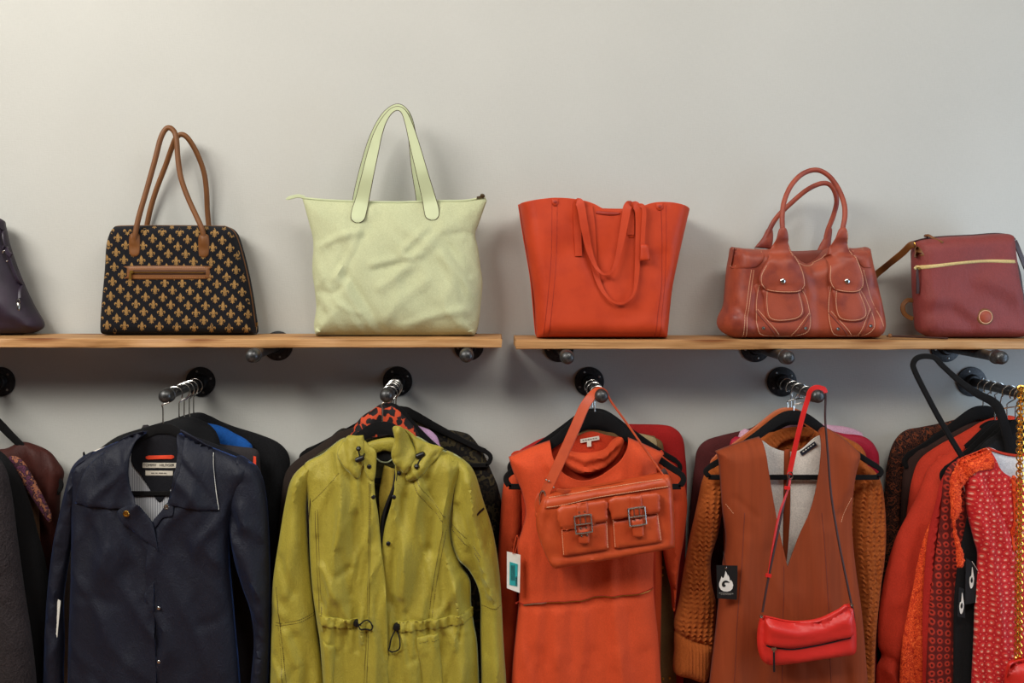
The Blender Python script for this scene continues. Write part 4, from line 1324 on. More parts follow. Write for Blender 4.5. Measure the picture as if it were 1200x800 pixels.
# navy jacket
th = gar('navy_jacket', 'navy blue nylon jacket with open collar and snap front', 'jacket', 1, 0.22)
D = 0.21
LP = [(172, 506), (150, 513), (128, 521), (104, 533), (88, 545), (84, 570), (85, 620), (84, 680), (82, 740), (81, 800), (81, HEM, 1), (193, HEM, 1), (191, 800), (188.5, 720), (186.5, 660), (185.5, 640), (165, 600), (153, 575), (153, 545), (160, 518)]
RP = [(211, 507), (232, 517), (255, 526), (285, 538), (298, 546), (290, 570), (276, 592), (270, 620), (270, 660), (275, 720), (281, 790), (286, HEM, 1), (176, HEM, 1), (177, 760), (178, 680), (180, 630), (182, 614), (194, 602), (204, 580), (212, 550), (213, 520)]
FN = [([(96, 560), (92, 620), (98, 700)], 10, 0.006), ([(110, 610), (118, 680), (114, 780)], 9, -0.004), ([(140, 640), (136, 720), (140, 800)], 12, 0.004), ([(84, 650), (100, 690), (140, 700)], 7, -0.003), ([(160, 660), (158, 760)], 8, -0.003)]
cloth(th, 'back_panel', [(172, 506), (190, 505), (211, 507), (298, 547), (274, 600), (272, 700), (284, HEM, 1), (82, HEM, 1), (84, 700), (86, 560), (104, 534)], 0.19, M['navy_dark'], T=0.0, R=1, res=9, back=None, gap=0.004, dref=0.2)
oR, sR = cloth(th, 'front_panel', RP, D, M['navy'], T=0.042, R=26, res=5, shell=0.0025, pinch={0, 1, 2, 3, 4, 5, 6, 7, 8, 9, 10}, folds=[([(262, 600), (258, 680), (268, 780)], 9, 0.005), ([(240, 620), (236, 720), (242, 800)], 12, -0.004), ([(215, 650), (212, 760)], 10, 0.003), ([(276, 700), (262, 720), (240, 726)], 6, -0.004)], wr=[(0.0025, 55, 14, 21), (0.012, 30, 26, 22, 1)])
oL, sL = cloth(th, 'front_panel', LP, lambda Q: np.full(len(Q), D) + 0.004 * np.clip((Q[:, 0] + 0.86) / 0.05, 0, 1), M['navy'], dref=D, T=0.042, R=26, res=5, shell=0.0025, pinch={0, 1, 2, 3, 4, 5, 6, 7, 8, 9}, folds=FN, wr=[(0.0025, 55, 14, 23), (0.012, 30, 26, 24, 1)])
cloth(th, 'sleeve', [(112, 530), (98, 534), (86, 546), (78, 570), (70, 605), (62, 645), (56, 700), (53, 760), (51, 830), (50, HEM, 1), (78, HEM, 1), (74, 800), (75, 750), (74, 705), (79, 665), (85, 630), (92, 600), (104, 560)], 0.205, M['navy'], T=0.034, R=18, back=0.03, res=5,
      folds=[([(92, 560), (78, 600), (70, 650)], 5, 0.005), ([(84, 590), (76, 640), (64, 700)], 4, -0.005), ([(66, 660), (72, 690)], 5, 0.004), ([(58, 720), (70, 740)], 5, -0.004)], wr=[(0.012, 40, 40, 25, 1)])
cloth(th, 'sleeve', [(278, 534), (294, 541), (304, 551), (311, 575), (315, 620), (317, 690), (316, 750), (313, 830), (312, HEM, 1), (288, HEM, 1), (294, 800), (298, 750), (294, 715), (284, 685), (275, 655), (270, 622), (269, 592), (272, 560)], 0.205, M['navy'], T=0.04, R=18, back=0.03, res=5,
      folds=[([(276, 600), (286, 650), (302, 700)], 4, -0.006), ([(286, 590), (296, 640), (306, 690)], 6, 0.007), ([(290, 560), (304, 610), (309, 680)], 5, -0.004), ([(274, 620), (292, 612)], 4, 0.004), ([(298, 720), (308, 730)], 5, -0.004)], wr=[(0.012, 40, 40, 26, 1)])
cloth(th, 'lining', [(151, 538), (156, 532), (172, 556), (190, 572), (204, 556), (214, 548), (214, 590), (196, 606), (184, 626), (172, 612), (156, 588), (150, 566)], 0.203, M['lining'], T=0, R=1, res=7, label='grey striped lining')
cloth(th, 'neck_facing', [(160, 510), (172, 507), (211, 508), (214, 520), (212, 546), (204, 565), (196, 577), (187, 588), (178, 577), (166, 558), (154, 540)], 0.2055, M['navy_dark'], T=0.0, R=1, res=8)
card(th, 'brand_label', [(167.2, 542), (207, 542.3), (207, 548), (167, 548)], 0.2068, 'cream_label', label='cream woven brand label')
text(th, 'lettering', 'TOMMY   HILFIGER', pt(186, 545, 0.2077), 0.0088, 'ink')
card(th, 'brand_mark', [(182.6, 543.4), (185.8, 543.4), (185.8, 546.8), (182.6, 546.8)], 0.2078, 'label_navy')
card(th, 'size_label', [(170.5, 551.3), (202.4, 551.6), (202.4, 557), (170.5, 556.8)], 0.2068, 'cream_label', label='cream size label')
m = MB()
for k, (a, b) in enumerate(((177, 181), (182, 184.5), (186, 191), (192, 195))):
    m.box(pt((a + b) / 2, 554.2, 0.2078), ((b - a) / 2 * mpp(.2078), 0, 0), (0, 0, 0.0011), (0, 0.0001, 0))
m.put(th, 'small_print', M['grey_ink'], smooth=False)
MB().sweep([pt(171, 536, .205), pt(174, 536, .2078), pt(188, 535.6, .2088), pt(201, 535.4, .2078), pt(204, 535, .205)], strap_prof(0.0095, 0.0016), ref=(0, 1, 0), scale=[(0.6, 1), (1, 1), (0.9, 1), (1, 1), (0.5, 1)]).put(th, 'hanging_loop', M['red_tab'], label='red hanging loop')
CL = [(174, 504.5), (162, 512), (155, 528), (152.5, 552), (154, 571), (161, 586), (164, 596), (140, 595.5), (112, 593.5), (87.5, 590, 1), (91, 574), (101, 548), (118, 532), (140, 515), (158, 508)]
CR = [(209, 504.5), (213, 518), (212.5, 543), (208.5, 562), (203, 578), (198, 590), (216, 593), (238, 596), (256.5, 598, 1), (253, 575), (247.5, 531), (236, 520), (222, 510)]
oC, sC = cloth(th, 'collar', CL, lambda Q: np.maximum(sL.h(Q), 0.218) + 0.004, M['navy'], dref=0.25, T=0.004, R=4, res=4, wr=[(0.0012, 60, 60, 27)])
oD, sD = cloth(th, 'collar', CR, lambda Q: np.maximum(sR.h(Q), 0.218) + 0.004, M['navy'], dref=0.25, T=0.004, R=4, res=4, wr=[(0.0012, 60, 60, 28)])
seam(th, 'collar_edge', [(247.5, 532), (251, 560), (256.3, 597)], sD, 0.0009, M['white_card'], dref=0.25, parent=oD, off=-0.001, smooth=False, label='pale collar edge')
oE, sE = cloth(th, 'lapel', [(163, 588), (170, 598), (179, 611), (184, 628), (187, 645, 1), (172, 634), (152, 617), (141, 607), (139, 598), (148, 592)], lambda Q: sL.h(Q) + 0.006, M['navy'], dref=0.25, T=0.003, R=3, res=4)
stud(th, 'snap', sE.on(150.5, 600, 0, 0.255), 0.0078, M['brass'], h=0.003, parent=oE, hole=True, label='gold ring snap')
oF, sF = cloth(th, 'placket_corner', [(203, 579, 1), (204, 602), (192, 606), (182, 618), (178, 612), (190, 597)], lambda Q: sR.h(Q) + 0.003, M['navy'], dref=0.25, T=0.003, R=3, res=4)
stud(th, 'snap', sF.on(195.3, 593.5, 0, 0.255), 0.0065, M['steel'], h=0.003, parent=oF, hole=True, label='silver snap')
for y in (653, 711, 774):
    stud(th, 'snap', sL.on(185.5 if y < 700 else 187, y, -0.0005, 0.25), 0.0045, M['steel'], h=0.003)
stitches(th, [[(182, 650), (183.5, 720), (186, 800)]], sL, M['navy_dark'], dref=0.25)
card(th, 'paper_tag', [(68, 702), (71, 704), (67, 747), (59, 752), (61, 728)], 0.225, 'white_card', label='white paper tag hanging by the sleeve')
hanger('black velvet hanger holding up the navy jacket', 1, 0.207, (191, 502), 96, 52, 76, flip=-1)

# ---- chartreuse jacket rail
th = gar('camouflage_jacket', 'dark camouflage print jacket behind the chartreuse jacket', 'jacket', 2, 0.06)
cloth(th, 'body', [(463, 477), (479, 477), (493, 487), (510, 500), (539, 505.5), (552, 511), (566, 530), (576, 552), (584, 572), (588, 600), (587, 680), (590, 780), (592, HEM, 1), (340, HEM, 1), (345, 600), (362, 545), (385, 515), (400, 502), (414, 501), (440, 484)], 0.05, M['camo'], T=0.02, R=14, back=0.012, res=6, wr=[(0.002, 60, 12, 31)])
th = gar('dark_brown_coat', 'dark brown wool coat peeking out beside the chartreuse sleeve', 'coat', 2, 0.09)
cloth(th, 'body', [(440, 494), (415, 500), (394, 508), (370, 524), (347, 539), (334, 556), (329, 590), (324, 650), (320, 760), (318, HEM, 1), (500, HEM, 1), (500, 560), (490, 520), (466, 497)], 0.085, M['dark_brown'], T=0.018, R=14, back=0.004, res=6, wr=[(0.002, 60, 12, 32)])
th = gar('lavender_shirt', 'lavender shirt showing a shoulder beside the leopard print blouse', 'shirt', 2, 0.12)
cloth(th, 'body', [(450, 494), (475, 495), (494, 500), (507, 506), (515, 520), (516, 560), (514, HEM, 1), (410, HEM, 1), (410, 540), (424, 505)], 0.115, M['lavender'], T=0.014, R=8, back=0.003, res=6, wr=[(0.002, 80, 12, 33)])
th = gar('leopard_blouse', 'orange and black leopard print blouse behind the chartreuse hood', 'blouse', 2, 0.155)
cloth(th, 'body', [(447, 473), (460, 472), (470, 480), (482, 492), (492, 505), (495, 520), (498, 600), (498, HEM, 1), (404, HEM, 1), (402, 600), (404, 525), (410, 509), (422, 490), (436, 480)], 0.142, M['leopard'], T=0.02, R=12, back=0.004, res=5, folds=[([(456, 475), (454, 500)], 4, -0.005), ([(470, 485), (474, 510)], 4, 0.004), ([(440, 482), (432, 506)], 4, 0.004)], wr=[(0.002, 70, 12, 34)])
for d_, ap, hf, lab in ((0.065, (464, 481), 111, 'black hanger whose open end shows above the camouflage jacket'), (0.09, (461, 496), 90, 'black hanger inside the dark brown coat'), (0.119, (459, 497), 60, 'black hanger inside the lavender shirt'), (0.149, (457, 478), 60, 'black hanger inside the leopard print blouse')):
    hanger(lab, 2, d_ + (0.012 if hf == 111 else 0), ap, hf, 50, 64)

th = gar('hooded_jacket', 'chartreuse yellow hooded jacket with drawstring waist and black toggles', 'jacket', 2, 0.22)
D = 0.21
LP = [(404, 512), (378, 531), (356, 545), (360, 575), (362, 610), (363, 650), (366, 690), (371, 727), (376, 765), (383, HEM, 1), (457, HEM, 1), (456, 800), (455.5, 740), (453.5, 690), (447, 640), (443.5, 602), (440, 580), (439, 561), (441, 540), (440, 528), (427, 519)]
RP = [(486, 511), (511, 524), (543, 539), (536, 570), (529, 605), (530, 635), (540, 660), (551, 680), (552, 704), (555, 728), (560, 764), (564, HEM, 1), (448, HEM, 1), (449.5, 740), (449, 700), (448, 650), (452, 615), (459, 590), (464, 570), (466, 554), (468, 530)]
waist = lambda Q: 0.0
def gathers(x0, x1, yl, yr, seed):
    g = np.random.RandomState(seed)
    out = []
    x = x0
    k = 0
    while x < x1:
        t = (x - x0) / (x1 - x0)
        y = yl + (yr - yl) * t
        L1, L2 = 8 + 22 * g.rand(), 8 + 26 * g.rand()
        out.append(([(x + 3 * g.randn(), y - L1), (x, y), (x + 3 * g.randn(), y + L2)], 2.2 + 1.6 * g.rand(), (0.0028 if k % 2 else -0.003)))
        x += 4.2 + 3.0 * g.rand()
        k += 1
    return out
FL = [([(395, 560), (408, 620), (402, 690)], 9, 0.006), ([(375, 560), (372, 620)], 7, 0.004), ([(380, 660), (396, 690), (412, 720)], 6, 0.006), ([(374, 690), (392, 720)], 5, -0.005), ([(418, 600), (424, 680), (418, 725)], 8, -0.005),
      ([(400, 640), (412, 690)], 6, -0.004), ([(384, 745), (392, 800), (390, 860)], 7, 0.005), ([(404, 740), (410, 800), (408, 860)], 8, -0.005), ([(440, 640), (438, 720), (442, 800)], 8, 0.003), ([(412, 660), (400, 668)], 5, -0.004)] + gathers(374, 432, 728, 734, 5)
FR = [([(490, 570), (482, 620), (470, 690)], 8, 0.008), ([(502, 560), (512, 600), (506, 640)], 8, -0.006), ([(474, 580), (466, 640), (460, 700)], 7, -0.005), ([(524, 590), (512, 650), (496, 716)], 7, 0.006), ([(500, 640), (484, 690), (478, 722)], 7, -0.005), ([(540, 672), (526, 700), (510, 722)], 6, 0.005),
      ([(474, 745), (484, 800), (480, 860)], 8, 0.005), ([(530, 735), (542, 790), (540, 860)], 8, 0.005), ([(520, 740), (526, 800)], 6, -0.004), ([(484, 540), (498, 575), (520, 600)], 4, 0.005), ([(489, 545), (505, 580), (523, 605)], 3, -0.004)] + gathers(466, 552, 735, 725, 6)
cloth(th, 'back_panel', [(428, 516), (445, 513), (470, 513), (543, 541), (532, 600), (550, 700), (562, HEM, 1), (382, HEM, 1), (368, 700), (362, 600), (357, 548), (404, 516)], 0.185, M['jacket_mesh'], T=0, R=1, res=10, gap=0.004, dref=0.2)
oR, sR = cloth(th, 'front_panel', RP, D, M['lime_jacket'], T=0.036, R=30, res=2.7, shell=0.003, pinch=set(range(0, 11)), folds=[(p, w * 0.85, a * 1.5) for p, w, a in FR], wr=[(0.002, 60, 14, 41), (0.012, 46, 15, 42, 1)])
oL, sL = cloth(th, 'front_panel', LP, lambda Q: np.full(len(Q), D) + 0.006 * np.clip((Q[:, 0] + 0.40) / 0.06, 0, 1), M['lime_jacket'], dref=D, T=0.036, R=30, res=2.7, shell=0.003, pinch=set(range(0, 10)), folds=[(p, w * 0.85, a * 1.5) for p, w, a in FL], wr=[(0.002, 60, 14, 43), (0.012, 46, 15, 44, 1)])
SLV = [([(350, 560), (346, 620), (338, 690)], 7, 0.006), ([(330, 650), (346, 690)], 6, -0.005), ([(326, 770), (340, 800), (336, 850)], 7, 0.007), ([(350, 740), (362, 780), (360, 840)], 7, -0.006), ([(322, 700), (336, 716)], 5, 0.004), ([(320, 760), (332, 776)], 4, -0.006), ([(338, 735), (350, 770)], 5, 0.005)]
oS, sS = cloth(th, 'sleeve', [(386, 527), (368, 538), (353, 547), (341, 562), (334, 590), (327, 632), (320, 680), (318.5, 727), (317, 800), (316, HEM, 1), (386, HEM, 1), (381, 800), (374, 752), (369, 712), (363, 660), (360, 620), (360, 585), (370, 552), (384, 536)], 0.205, M['lime_jacket'], T=0.038, R=24, back=0.03, res=4, folds=[(p, w * 0.85, a * 1.5) for p, w, a in SLV], wr=[(0.012, 46, 20, 45, 1)])
SRV = [([(548, 560), (560, 620), (574, 690)], 6, 0.007), ([(536, 590), (552, 630), (564, 680)], 5, -0.006), ([(532, 606), (546, 636)], 4, 0.005), ([(574, 640), (580, 720), (582, 800)], 6, 0.005), ([(566, 690), (570, 760)], 5, -0.004), ([(560, 600), (572, 640)], 5, -0.004)]
oT, sT = cloth(th, 'sleeve', [(524, 528), (543, 538), (556, 553), (566, 585), (578, 624), (586, 677), (590, 750), (594, 812), (596, HEM, 1), (563, HEM, 1), (564, 800), (563, 740), (562, 696), (550, 668), (535, 652), (527, 620), (529, 580), (532, 550), (522, 536)], 0.207, M['lime_jacket'], T=0.038, R=19, back=0.03, res=4, folds=[(p, w * 0.85, a * 1.5) for p, w, a in SRV], wr=[(0.012, 46, 20, 46, 1)])
# hood, collar, facings
cloth(th, 'inner_collar', [(430, 519), (445, 514), (462, 513), (470, 522), (462, 530), (450, 528), (440, 531), (431, 526)], 0.2, M['lime_jacket'], T=0.01, R=5, res=4, folds=[([(440, 520), (446, 527)], 2, -0.003), ([(452, 516), (456, 526)], 2, 0.003)])
cloth(th, 'neck_label', [(441, 529, 1), (460, 527.5, 1), (461, 539, 1), (441, 540, 1)], 0.194, M['zip_black'], T=0, R=1, res=20, smooth=1)
MB().tube(bend([(441, 537, .2), (447, 541, .203), (454, 541.5, .204), (460, 538, .2)]), 0.0018, 6).put(th, 'hanging_cord', M['lime_leather'])
HL = [(396, 527), (406, 512), (417, 510), (426, 509.5, 1), (428, 522), (427, 539), (424, 550), (420, 560), (408, 552), (399, 539)]
oh, sh = cloth(th, 'hood', HL, lambda Q: np.maximum(sL.h(Q), 0.228) + 0.003, M['lime_jacket'], dref=0.25, T=0.012, R=7, res=3, wr=[(0.005, 60, 50, 47, 1)], folds=[([(408, 514), (412, 530), (418, 552)], 3, 0.005), ([(402, 522), (406, 540)], 3, -0.005), ([(420, 514), (419, 540)], 3, -0.004)])
HR = [(474, 503), (483, 510), (492, 517), (505, 522), (519, 526.5), (512, 538), (502, 548), (494, 558), (480, 565), (475, 560), (480, 545), (487, 530)]
oh2, sh2 = cloth(th, 'hood', HR, lambda Q: np.maximum(sR.h(Q), 0.228) + 0.002, M['lime_jacket'], dref=0.25, T=0.013, R=8, res=3, wr=[(0.005, 60, 50, 48, 1)], folds=[([(508, 527), (496, 545), (482, 558)], 4, 0.006), ([(498, 522), (490, 540)], 3, -0.005), ([(514, 528), (502, 544)], 2, -0.004)])
oc, sc_ = cloth(th, 'collar', [(460, 501), (469, 498), (476, 506), (483, 521), (488, 534), (483, 546), (476, 555), (468, 549), (461, 540), (459, 528), (463, 514)], lambda Q: np.maximum(sR.h(Q), 0.226) + 0.004, M['lime_jacket'], dref=0.25, T=0.012, R=6, res=3, folds=[([(468, 502), (470, 520), (474, 545)], 3, 0.004), ([(462, 535), (474, 532)], 2, -0.003)])
oc2, sc2 = cloth(th, 'collar', [(427, 516), (434, 522), (441, 528), (441.5, 541), (439, 561), (433, 560), (427, 545), (426, 530)], lambda Q: sL.h(Q) + 0.003, M['lime_jacket'], dref=0.25, T=0.006, R=4, res=3)
opl, spl = cloth(th, 'placket', [(433, 562, 1), (438.5, 562, 1), (440, 582), (443, 602), (446.5, 640), (452.5, 690), (454.5, 740), (455, 800), (456, HEM, 1), (428, HEM, 1), (429, 800), (431, 730), (432.5, 640)], sL, M['lime_jacket'], dref=0.25, T=0.003, R=2, res=3.2)
stitches(th, [[(434.5, 566), (434, 640), (432.5, 730), (430.5, 800), (429.5, 860)]], spl, M['edge_brown'], dref=0.25, parent=opl, w=0.0013)
of, sfc = cloth(th, 'front_facing', [(449, 547, 1), (464, 550, 1), (462, 570), (454, 591), (447, 610), (446, 650), (444, 650), (443, 600), (443, 578)], lambda Q: sR.h(Q) - 0.012, M['jacket_in'], dref=0.25, T=0.003, R=2, res=4, label='darker olive inner facing')
MB().sweep([sR.on(x, y, -0.004, 0.25) for x, y in catmull([(464.5, 551), (461.5, 570), (453, 592), (447.5, 612), (446.5, 640), (448.5, 672), (450, 700)], 5)], strap_prof(0.0075, 0.004)).put(th, 'zip', M['zip_black'], label='black front zip')
for x, y, s_ in ((433, 546, sc2), (437.5, 582, sL), (467.5, 555, sR), (461.5, 582, sR), (454.5, 638, sR)):
    stud(th, 'snap', s_.on(x, y, 0.0005, 0.255), 0.0052, M['black_plastic'], h=0.003)


def toggle(ball, barrel, cordpts, sf_):
    m = MB()
    c = sf_.on(*barrel, 0.004, 0.265)
    m.lathe([(0.003, -0.011), (0.006, -0.009), (0.0068, 0), (0.006, 0.009), (0.003, 0.011)], c, (0.9, 0, 0.35), 14)
    m.lathe([(0.0005, -0.006), (0.004, -0.005), (0.0062, 0), (0.004, 0.005), (0.0005, 0.006)], sf_.on(*ball, 0.004, 0.265), (0, 0, 1), 14)
    o = m.put(th, 'toggle', M['black_plastic'], label='black cord stopper')
    MB().tube([sf_.on(x, y, 0.003, 0.265) for x, y in catmull(cordpts, 4)], 0.0016, 6).put(th, 'drawcord', M['cord'], parent=o)


toggle((420.5, 525), (422, 537), [(420.5, 525), (421, 531), (424, 536), (427, 532)], sh)
toggle((488, 547), (492, 535), [(488, 547), (491, 541), (495, 535), (487, 534)], sh2)
for side, L in ((sL, [(372, 727.5), (395, 731), (420, 733.5), (436, 735)]), (sR, [(463, 736.5), (490, 734), (525, 730), (554, 723)])):
    up = [(x, y - 6) for x, y in L] + [(x, y + 6) for x, y in L[::-1]]
    cloth(th, 'waist_channel', [up[0] + (1,)] + up[1:3] + [up[3] + (1,), up[4] + (1,)] + up[5:7] + [up[7] + (1,)], lambda Q, s_=side: s_.h(Q) + 0.0015, M['lime_jacket'], dref=0.255, T=0.004, R=3, res=2.6,
          fn=lambda Q: 0.0022 * np.sin(Q[:, 0] * 520 + 3 * np.sin(Q[:, 0] * 90)) * (1 + 0.4 * np.sin(Q[:, 1] * 400)))
    stitches(th, [[(x, y - 5) for x, y in L], [(x, y + 5) for x, y in L]], side, M['edge_brown'], dref=0.255, off=0.003)
for x, y, loop, s_ in ((417, 734, [(419, 734), (425, 729), (433, 728), (437, 733), (434, 738), (427, 738), (419, 735)], sL), (464, 738, [(464, 742), (468, 750), (468, 760), (462, 766), (455, 764), (456, 760), (458, 750), (462, 742)], sR)):
    m = MB()
    m.lathe([(0.004, -0.009), (0.008, -0.006), (0.009, 0), (0.008, 0.006), (0.004, 0.009)], s_.on(x, y, 0.008, 0.265), (0.3, 0, 1), 12)
    o = m.put(th, 'toggle', M['black_plastic'], label='black waist cord lock')
    MB().tube([s_.on(a, b, 0.008, 0.265) for a, b in catmull(loop, 5)], 0.0017, 6).put(th, 'drawcord', M['cord'], parent=o)
op, sp = cloth(th, 'pocket', [(377, 753, 1), (392, 759, 1), (391, 775), (389, 820), (389, HEM, 1), (379, HEM, 1)], sL, M['lime_jacket'], dref=0.255, T=0.006, R=3, res=4)
op2, sp2 = cloth(th, 'pocket', [(488, 752), (492, 748), (513, 744, 1), (515, 765), (519, 810), (521, HEM, 1), (499, HEM, 1), (495, 800)], sR, M['lime_jacket'], dref=0.255, T=0.006, R=3, res=4)
stitches(th, [[(491, 755), (514, 752)]], sp2, M['edge_brown'], dref=0.26, parent=op2)
dk = M['edge_brown']
stitches(th, [[(368, 600), (370, 660), (373, 722)], [(371, 598), (373, 660), (376, 722)], [(364, 590), (380, 574), (398, 553)], [(433, 565), (432, 640), (430, 730), (427, 800)]], sL, dk, dref=0.25, w=0.0013)
stitches(th, [[(523, 622), (512, 680), (506, 725)], [(519, 622), (508, 680), (502, 725)], [(486, 560), (505, 588), (522, 606)], [(481, 562), (500, 592), (520, 612)]], sR, dk, dref=0.25, w=0.0013)
stitches(th, [[(321, 732), (345, 728), (367, 722)], [(321, 735), (345, 731), (367, 725)], [(322, 690), (328, 735), (336, 800)], [(325, 735), (332, 800)]], sS, dk, dref=0.245, w=0.0013)
stitches(th, [[(564, 713), (587, 713)], [(529, 622), (548, 640), (562, 656)], [(530, 616), (550, 635), (563, 650)]], sT, dk, dref=0.245, w=0.0013)
seam(th, 'armhole_seam', [(374, 549), (364, 576), (361, 610)], sS, 0.001, dk, dref=0.24)
seam(th, 'armhole_seam', [(536, 552), (531, 585), (529, 620)], sT, 0.001, dk, dref=0.24)
MB().sweep([sT.on(559, 602.5, 0.001, 0.245), sT.on(563, 600.5, 0.0015, 0.245), sT.on(567, 598.5, 0.001, 0.245)], strap_prof(0.005, 0.002)).put(th, 'sleeve_tab', M['black_plastic'], label='short black sleeve bar')
hanger('black velvet hanger holding up the chartreuse hooded jacket', 2, 0.205, (448, 501), 90, 50, 62, w=0.016, flip=-1)

# ---- orange dress rail
th = gar('red_jacket', 'deep red wool jacket nearest the wall behind the orange dress', 'jacket', 3, 0.04)
cloth(th, 'body', [(660, 505), (690, 494), (735, 496.5), (776, 497.5), (791, 502), (800, 513), (803, 532), (805, 570), (803, 660), (800, HEM, 1), (590, HEM, 1), (592, 600), (600, 540), (625, 518)], 0.033, M['red'], T=0.017, R=11, back=0.012, res=6, wr=[(0.002, 60, 10, 51)])
th = gar('khaki_shirt', 'khaki knit shirt with a beaded shoulder and small gold studs', 'shirt', 3, 0.075)
ok, sk = cloth(th, 'body', [(660, 512), (695, 502), (735, 506), (769, 513), (778, 530), (778, 600), (781, 648), (788, 690), (791, 760), (793, 810), (795, HEM, 1), (600, HEM, 1), (606, 600), (612, 545), (636, 522)], 0.066, M['khaki'], T=0.014, R=8, back=0.003, res=6, folds=[([(774, 650), (783, 730), (785, 820)], 4, -0.004)], wr=[(0.002, 70, 10, 52)])
cloth(th, 'beaded_yoke', [(734, 506, 1), (769, 512.5, 1), (770, 524), (752, 522), (738, 516)], sk, M['khaki_pale'], T=0.003, R=3, res=4, dref=0.09, label='pale beaded shoulder')
for x, y in ((741, 512), (748, 514.5), (752, 517), (758, 516.5), (763, 518.5), (768.5, 666), (777.5, 666.5), (769.5, 675), (777.5, 675.5), (778, 797), (786, 797)):
    stud(th, 'stud', sk.on(x, y, 0.001, 0.09), 0.0022 if y < 600 else 0.0034, M['brass'], h=0.002, n=10, label='gold stud')
th = gar('orange_blouse', 'orange long sleeved blouse between the khaki shirt and the orange dress', 'blouse', 3, 0.115)
cloth(th, 'body', [(645, 522), (690, 508), (735, 518), (770, 535), (776, 570), (776, 650), (772, HEM, 1), (606, HEM, 1), (606, 600), (612, 545)], 0.1, M['dress'], T=0.015, R=10, back=0.003, res=7, wr=[(0.002, 60, 10, 53)])
cloth(th, 'sleeve', [(612, 543), (598, 550), (590, 568), (586, 610), (583.5, 660), (584, 720), (586, 800), (588, HEM, 1), (608, HEM, 1), (607, 740), (606, 660), (612, 610), (616, 570)], 0.125, M['dress'], T=0.026, R=13, back=0.02, res=5, folds=[([(596, 600), (592, 680), (595, 780)], 4, -0.005), ([(601, 620), (600, 760)], 3, 0.004)], wr=[(0.002, 70, 14, 54)])
cloth(th, 'sleeve', [(766, 532), (784, 540), (797, 553), (805, 585), (802, 625), (797, 655), (794, 680), (791, 712), (788, 713), (786, 690), (782, 672), (776, 640), (770, 590)], 0.125, M['dress'], T=0.028, R=14, back=0.02, res=5, folds=[([(786, 570), (790, 620), (790, 690)], 5, 0.005), ([(780, 600), (786, 660)], 4, -0.005)], wr=[(0.002, 70, 14, 55)])
hanger('black velvet hanger behind the orange dress with its tip in view', 3, 0.124, (697, 484), 100, 58, 74)
hanger('black hanger inside the khaki shirt', 3, 0.074, (694, 497), 90, 48)

th = gar('orange_dress', 'sleeveless orange crepe dress with a zip seam at the waist', 'dress', 3, 0.21)
D = 0.2
FP = [(644, 515.5, 1), (620, 524), (596, 535, 1), (601, 552), (611, 575), (616, 600), (611, 622), (606, 640), (609, 672), (608, 703), (604, 742), (599, 800), (599, HEM, 1), (780, HEM, 1), (775, 800), (771, 745), (766, 692), (766, 644), (770, 600), (772, 565), (769, 548), (778, 530.5, 1), (755, 520), (736, 512, 1), (731, 525), (719, 540), (698, 555), (678, 559), (659, 550), (647, 533)]
oc = cloth(th, 'back_panel', [(598, 537), (620, 527), (645, 519), (670, 514), (692, 506), (714, 511), (736, 515), (777, 533), (770, 560), (768, HEM, 1), (603, HEM, 1), (612, 600)], 0.185, M['dress_in'], T=0, R=1, res=8, gap=0.004, dref=0.19)
WF = vf([612, 620, 628, 640, 650, 668, 684, 700, 716, 735], 712, 770, 3.2, 0.0028) + vf([606, 630, 655, 690, 720, 752], 760, 870, 11, 0.005)
oF, sF = cloth(th, 'front_panel', FP, D, M['dress'], T=0.042, R=24, res=4, shell=0.0025, pinch=set(range(0, 12)) | set(range(13, 23)), edge=0.3,
               folds=[([(640, 540), (660, 566), (690, 572), (722, 556)], 4, 0.005), ([(632, 535), (650, 572), (690, 584)], 5, -0.005), ([(720, 640), (724, 690)], 6, -0.004), ([(626, 600), (622, 680)], 7, 0.004), ([(740, 640), (744, 690)], 7, 0.004), ([(650, 660), (652, 700)], 6, -0.003), ([(606, 706), (640, 703.6), (686, 702), (700, 698), (765, 692)], 3, -0.003)] + WF, wr=[(0.0035, 36, 6, 61), (0.007, 34, 10, 62, 1)])
zp = [(605, 708.5), (614, 710), (626, 706), (640, 703.7), (666, 703.6), (686, 702), (700, 698), (730, 696), (750, 694), (766, 691.5)]
seam(th, 'waist_zip', zp, sF, 0.0022, M['tote_seam'], dref=0.235, off=0.001)
seam(th, 'zip_teeth', zp[1:4], sF, 0.0016, M['steel'], dref=0.235, off=0.003, label='silver zip teeth')
seam(th, 'zip_teeth', zp[3:], sF, 0.0012, M['brass'], dref=0.235, off=0.003)
CW = [(660, 524), (672, 529), (690, 530), (708, 526), (718, 515), (728, 511), (731, 519), (722, 537), (704, 551), (684, 556), (668, 550), (659, 538)]
cloth(th, 'cowl_facing', CW, 0.192, M['dress'], T=0.014, R=7, res=3, folds=[([(664, 529), (684, 538), (708, 534), (722, 520)], 2, 0.005), ([(664, 536), (684, 546), (708, 540), (724, 524)], 2, -0.004), ([(668, 543), (686, 552), (708, 546)], 2, 0.004), ([(684, 540), (690, 552)], 1.6, 0.004), ([(693, 535), (697, 550)], 1.6, -0.004)])
lb = card(th, 'brand_label', [(680, 514.5), (702, 510.6), (702.5, 515), (680.4, 518.8)], 0.1905, 'cream_label', label='cream neck label')
m = MB()
for k in range(6):
    m.box(pt(683.5 + k * 3.0, 515.9 - k * 0.52, 0.1915), (0.0020, 0, 0.00035), (-0.0002, 0, 0.0012), (0, 0.0001, 0))
m.put(th, 'lettering', M['grey_ink'], smooth=False)
card(th, 'size_label', [(688, 517.6), (693, 516.8), (693, 523), (688, 523.4)], 0.1908, 'cream_label', label='cream size label')
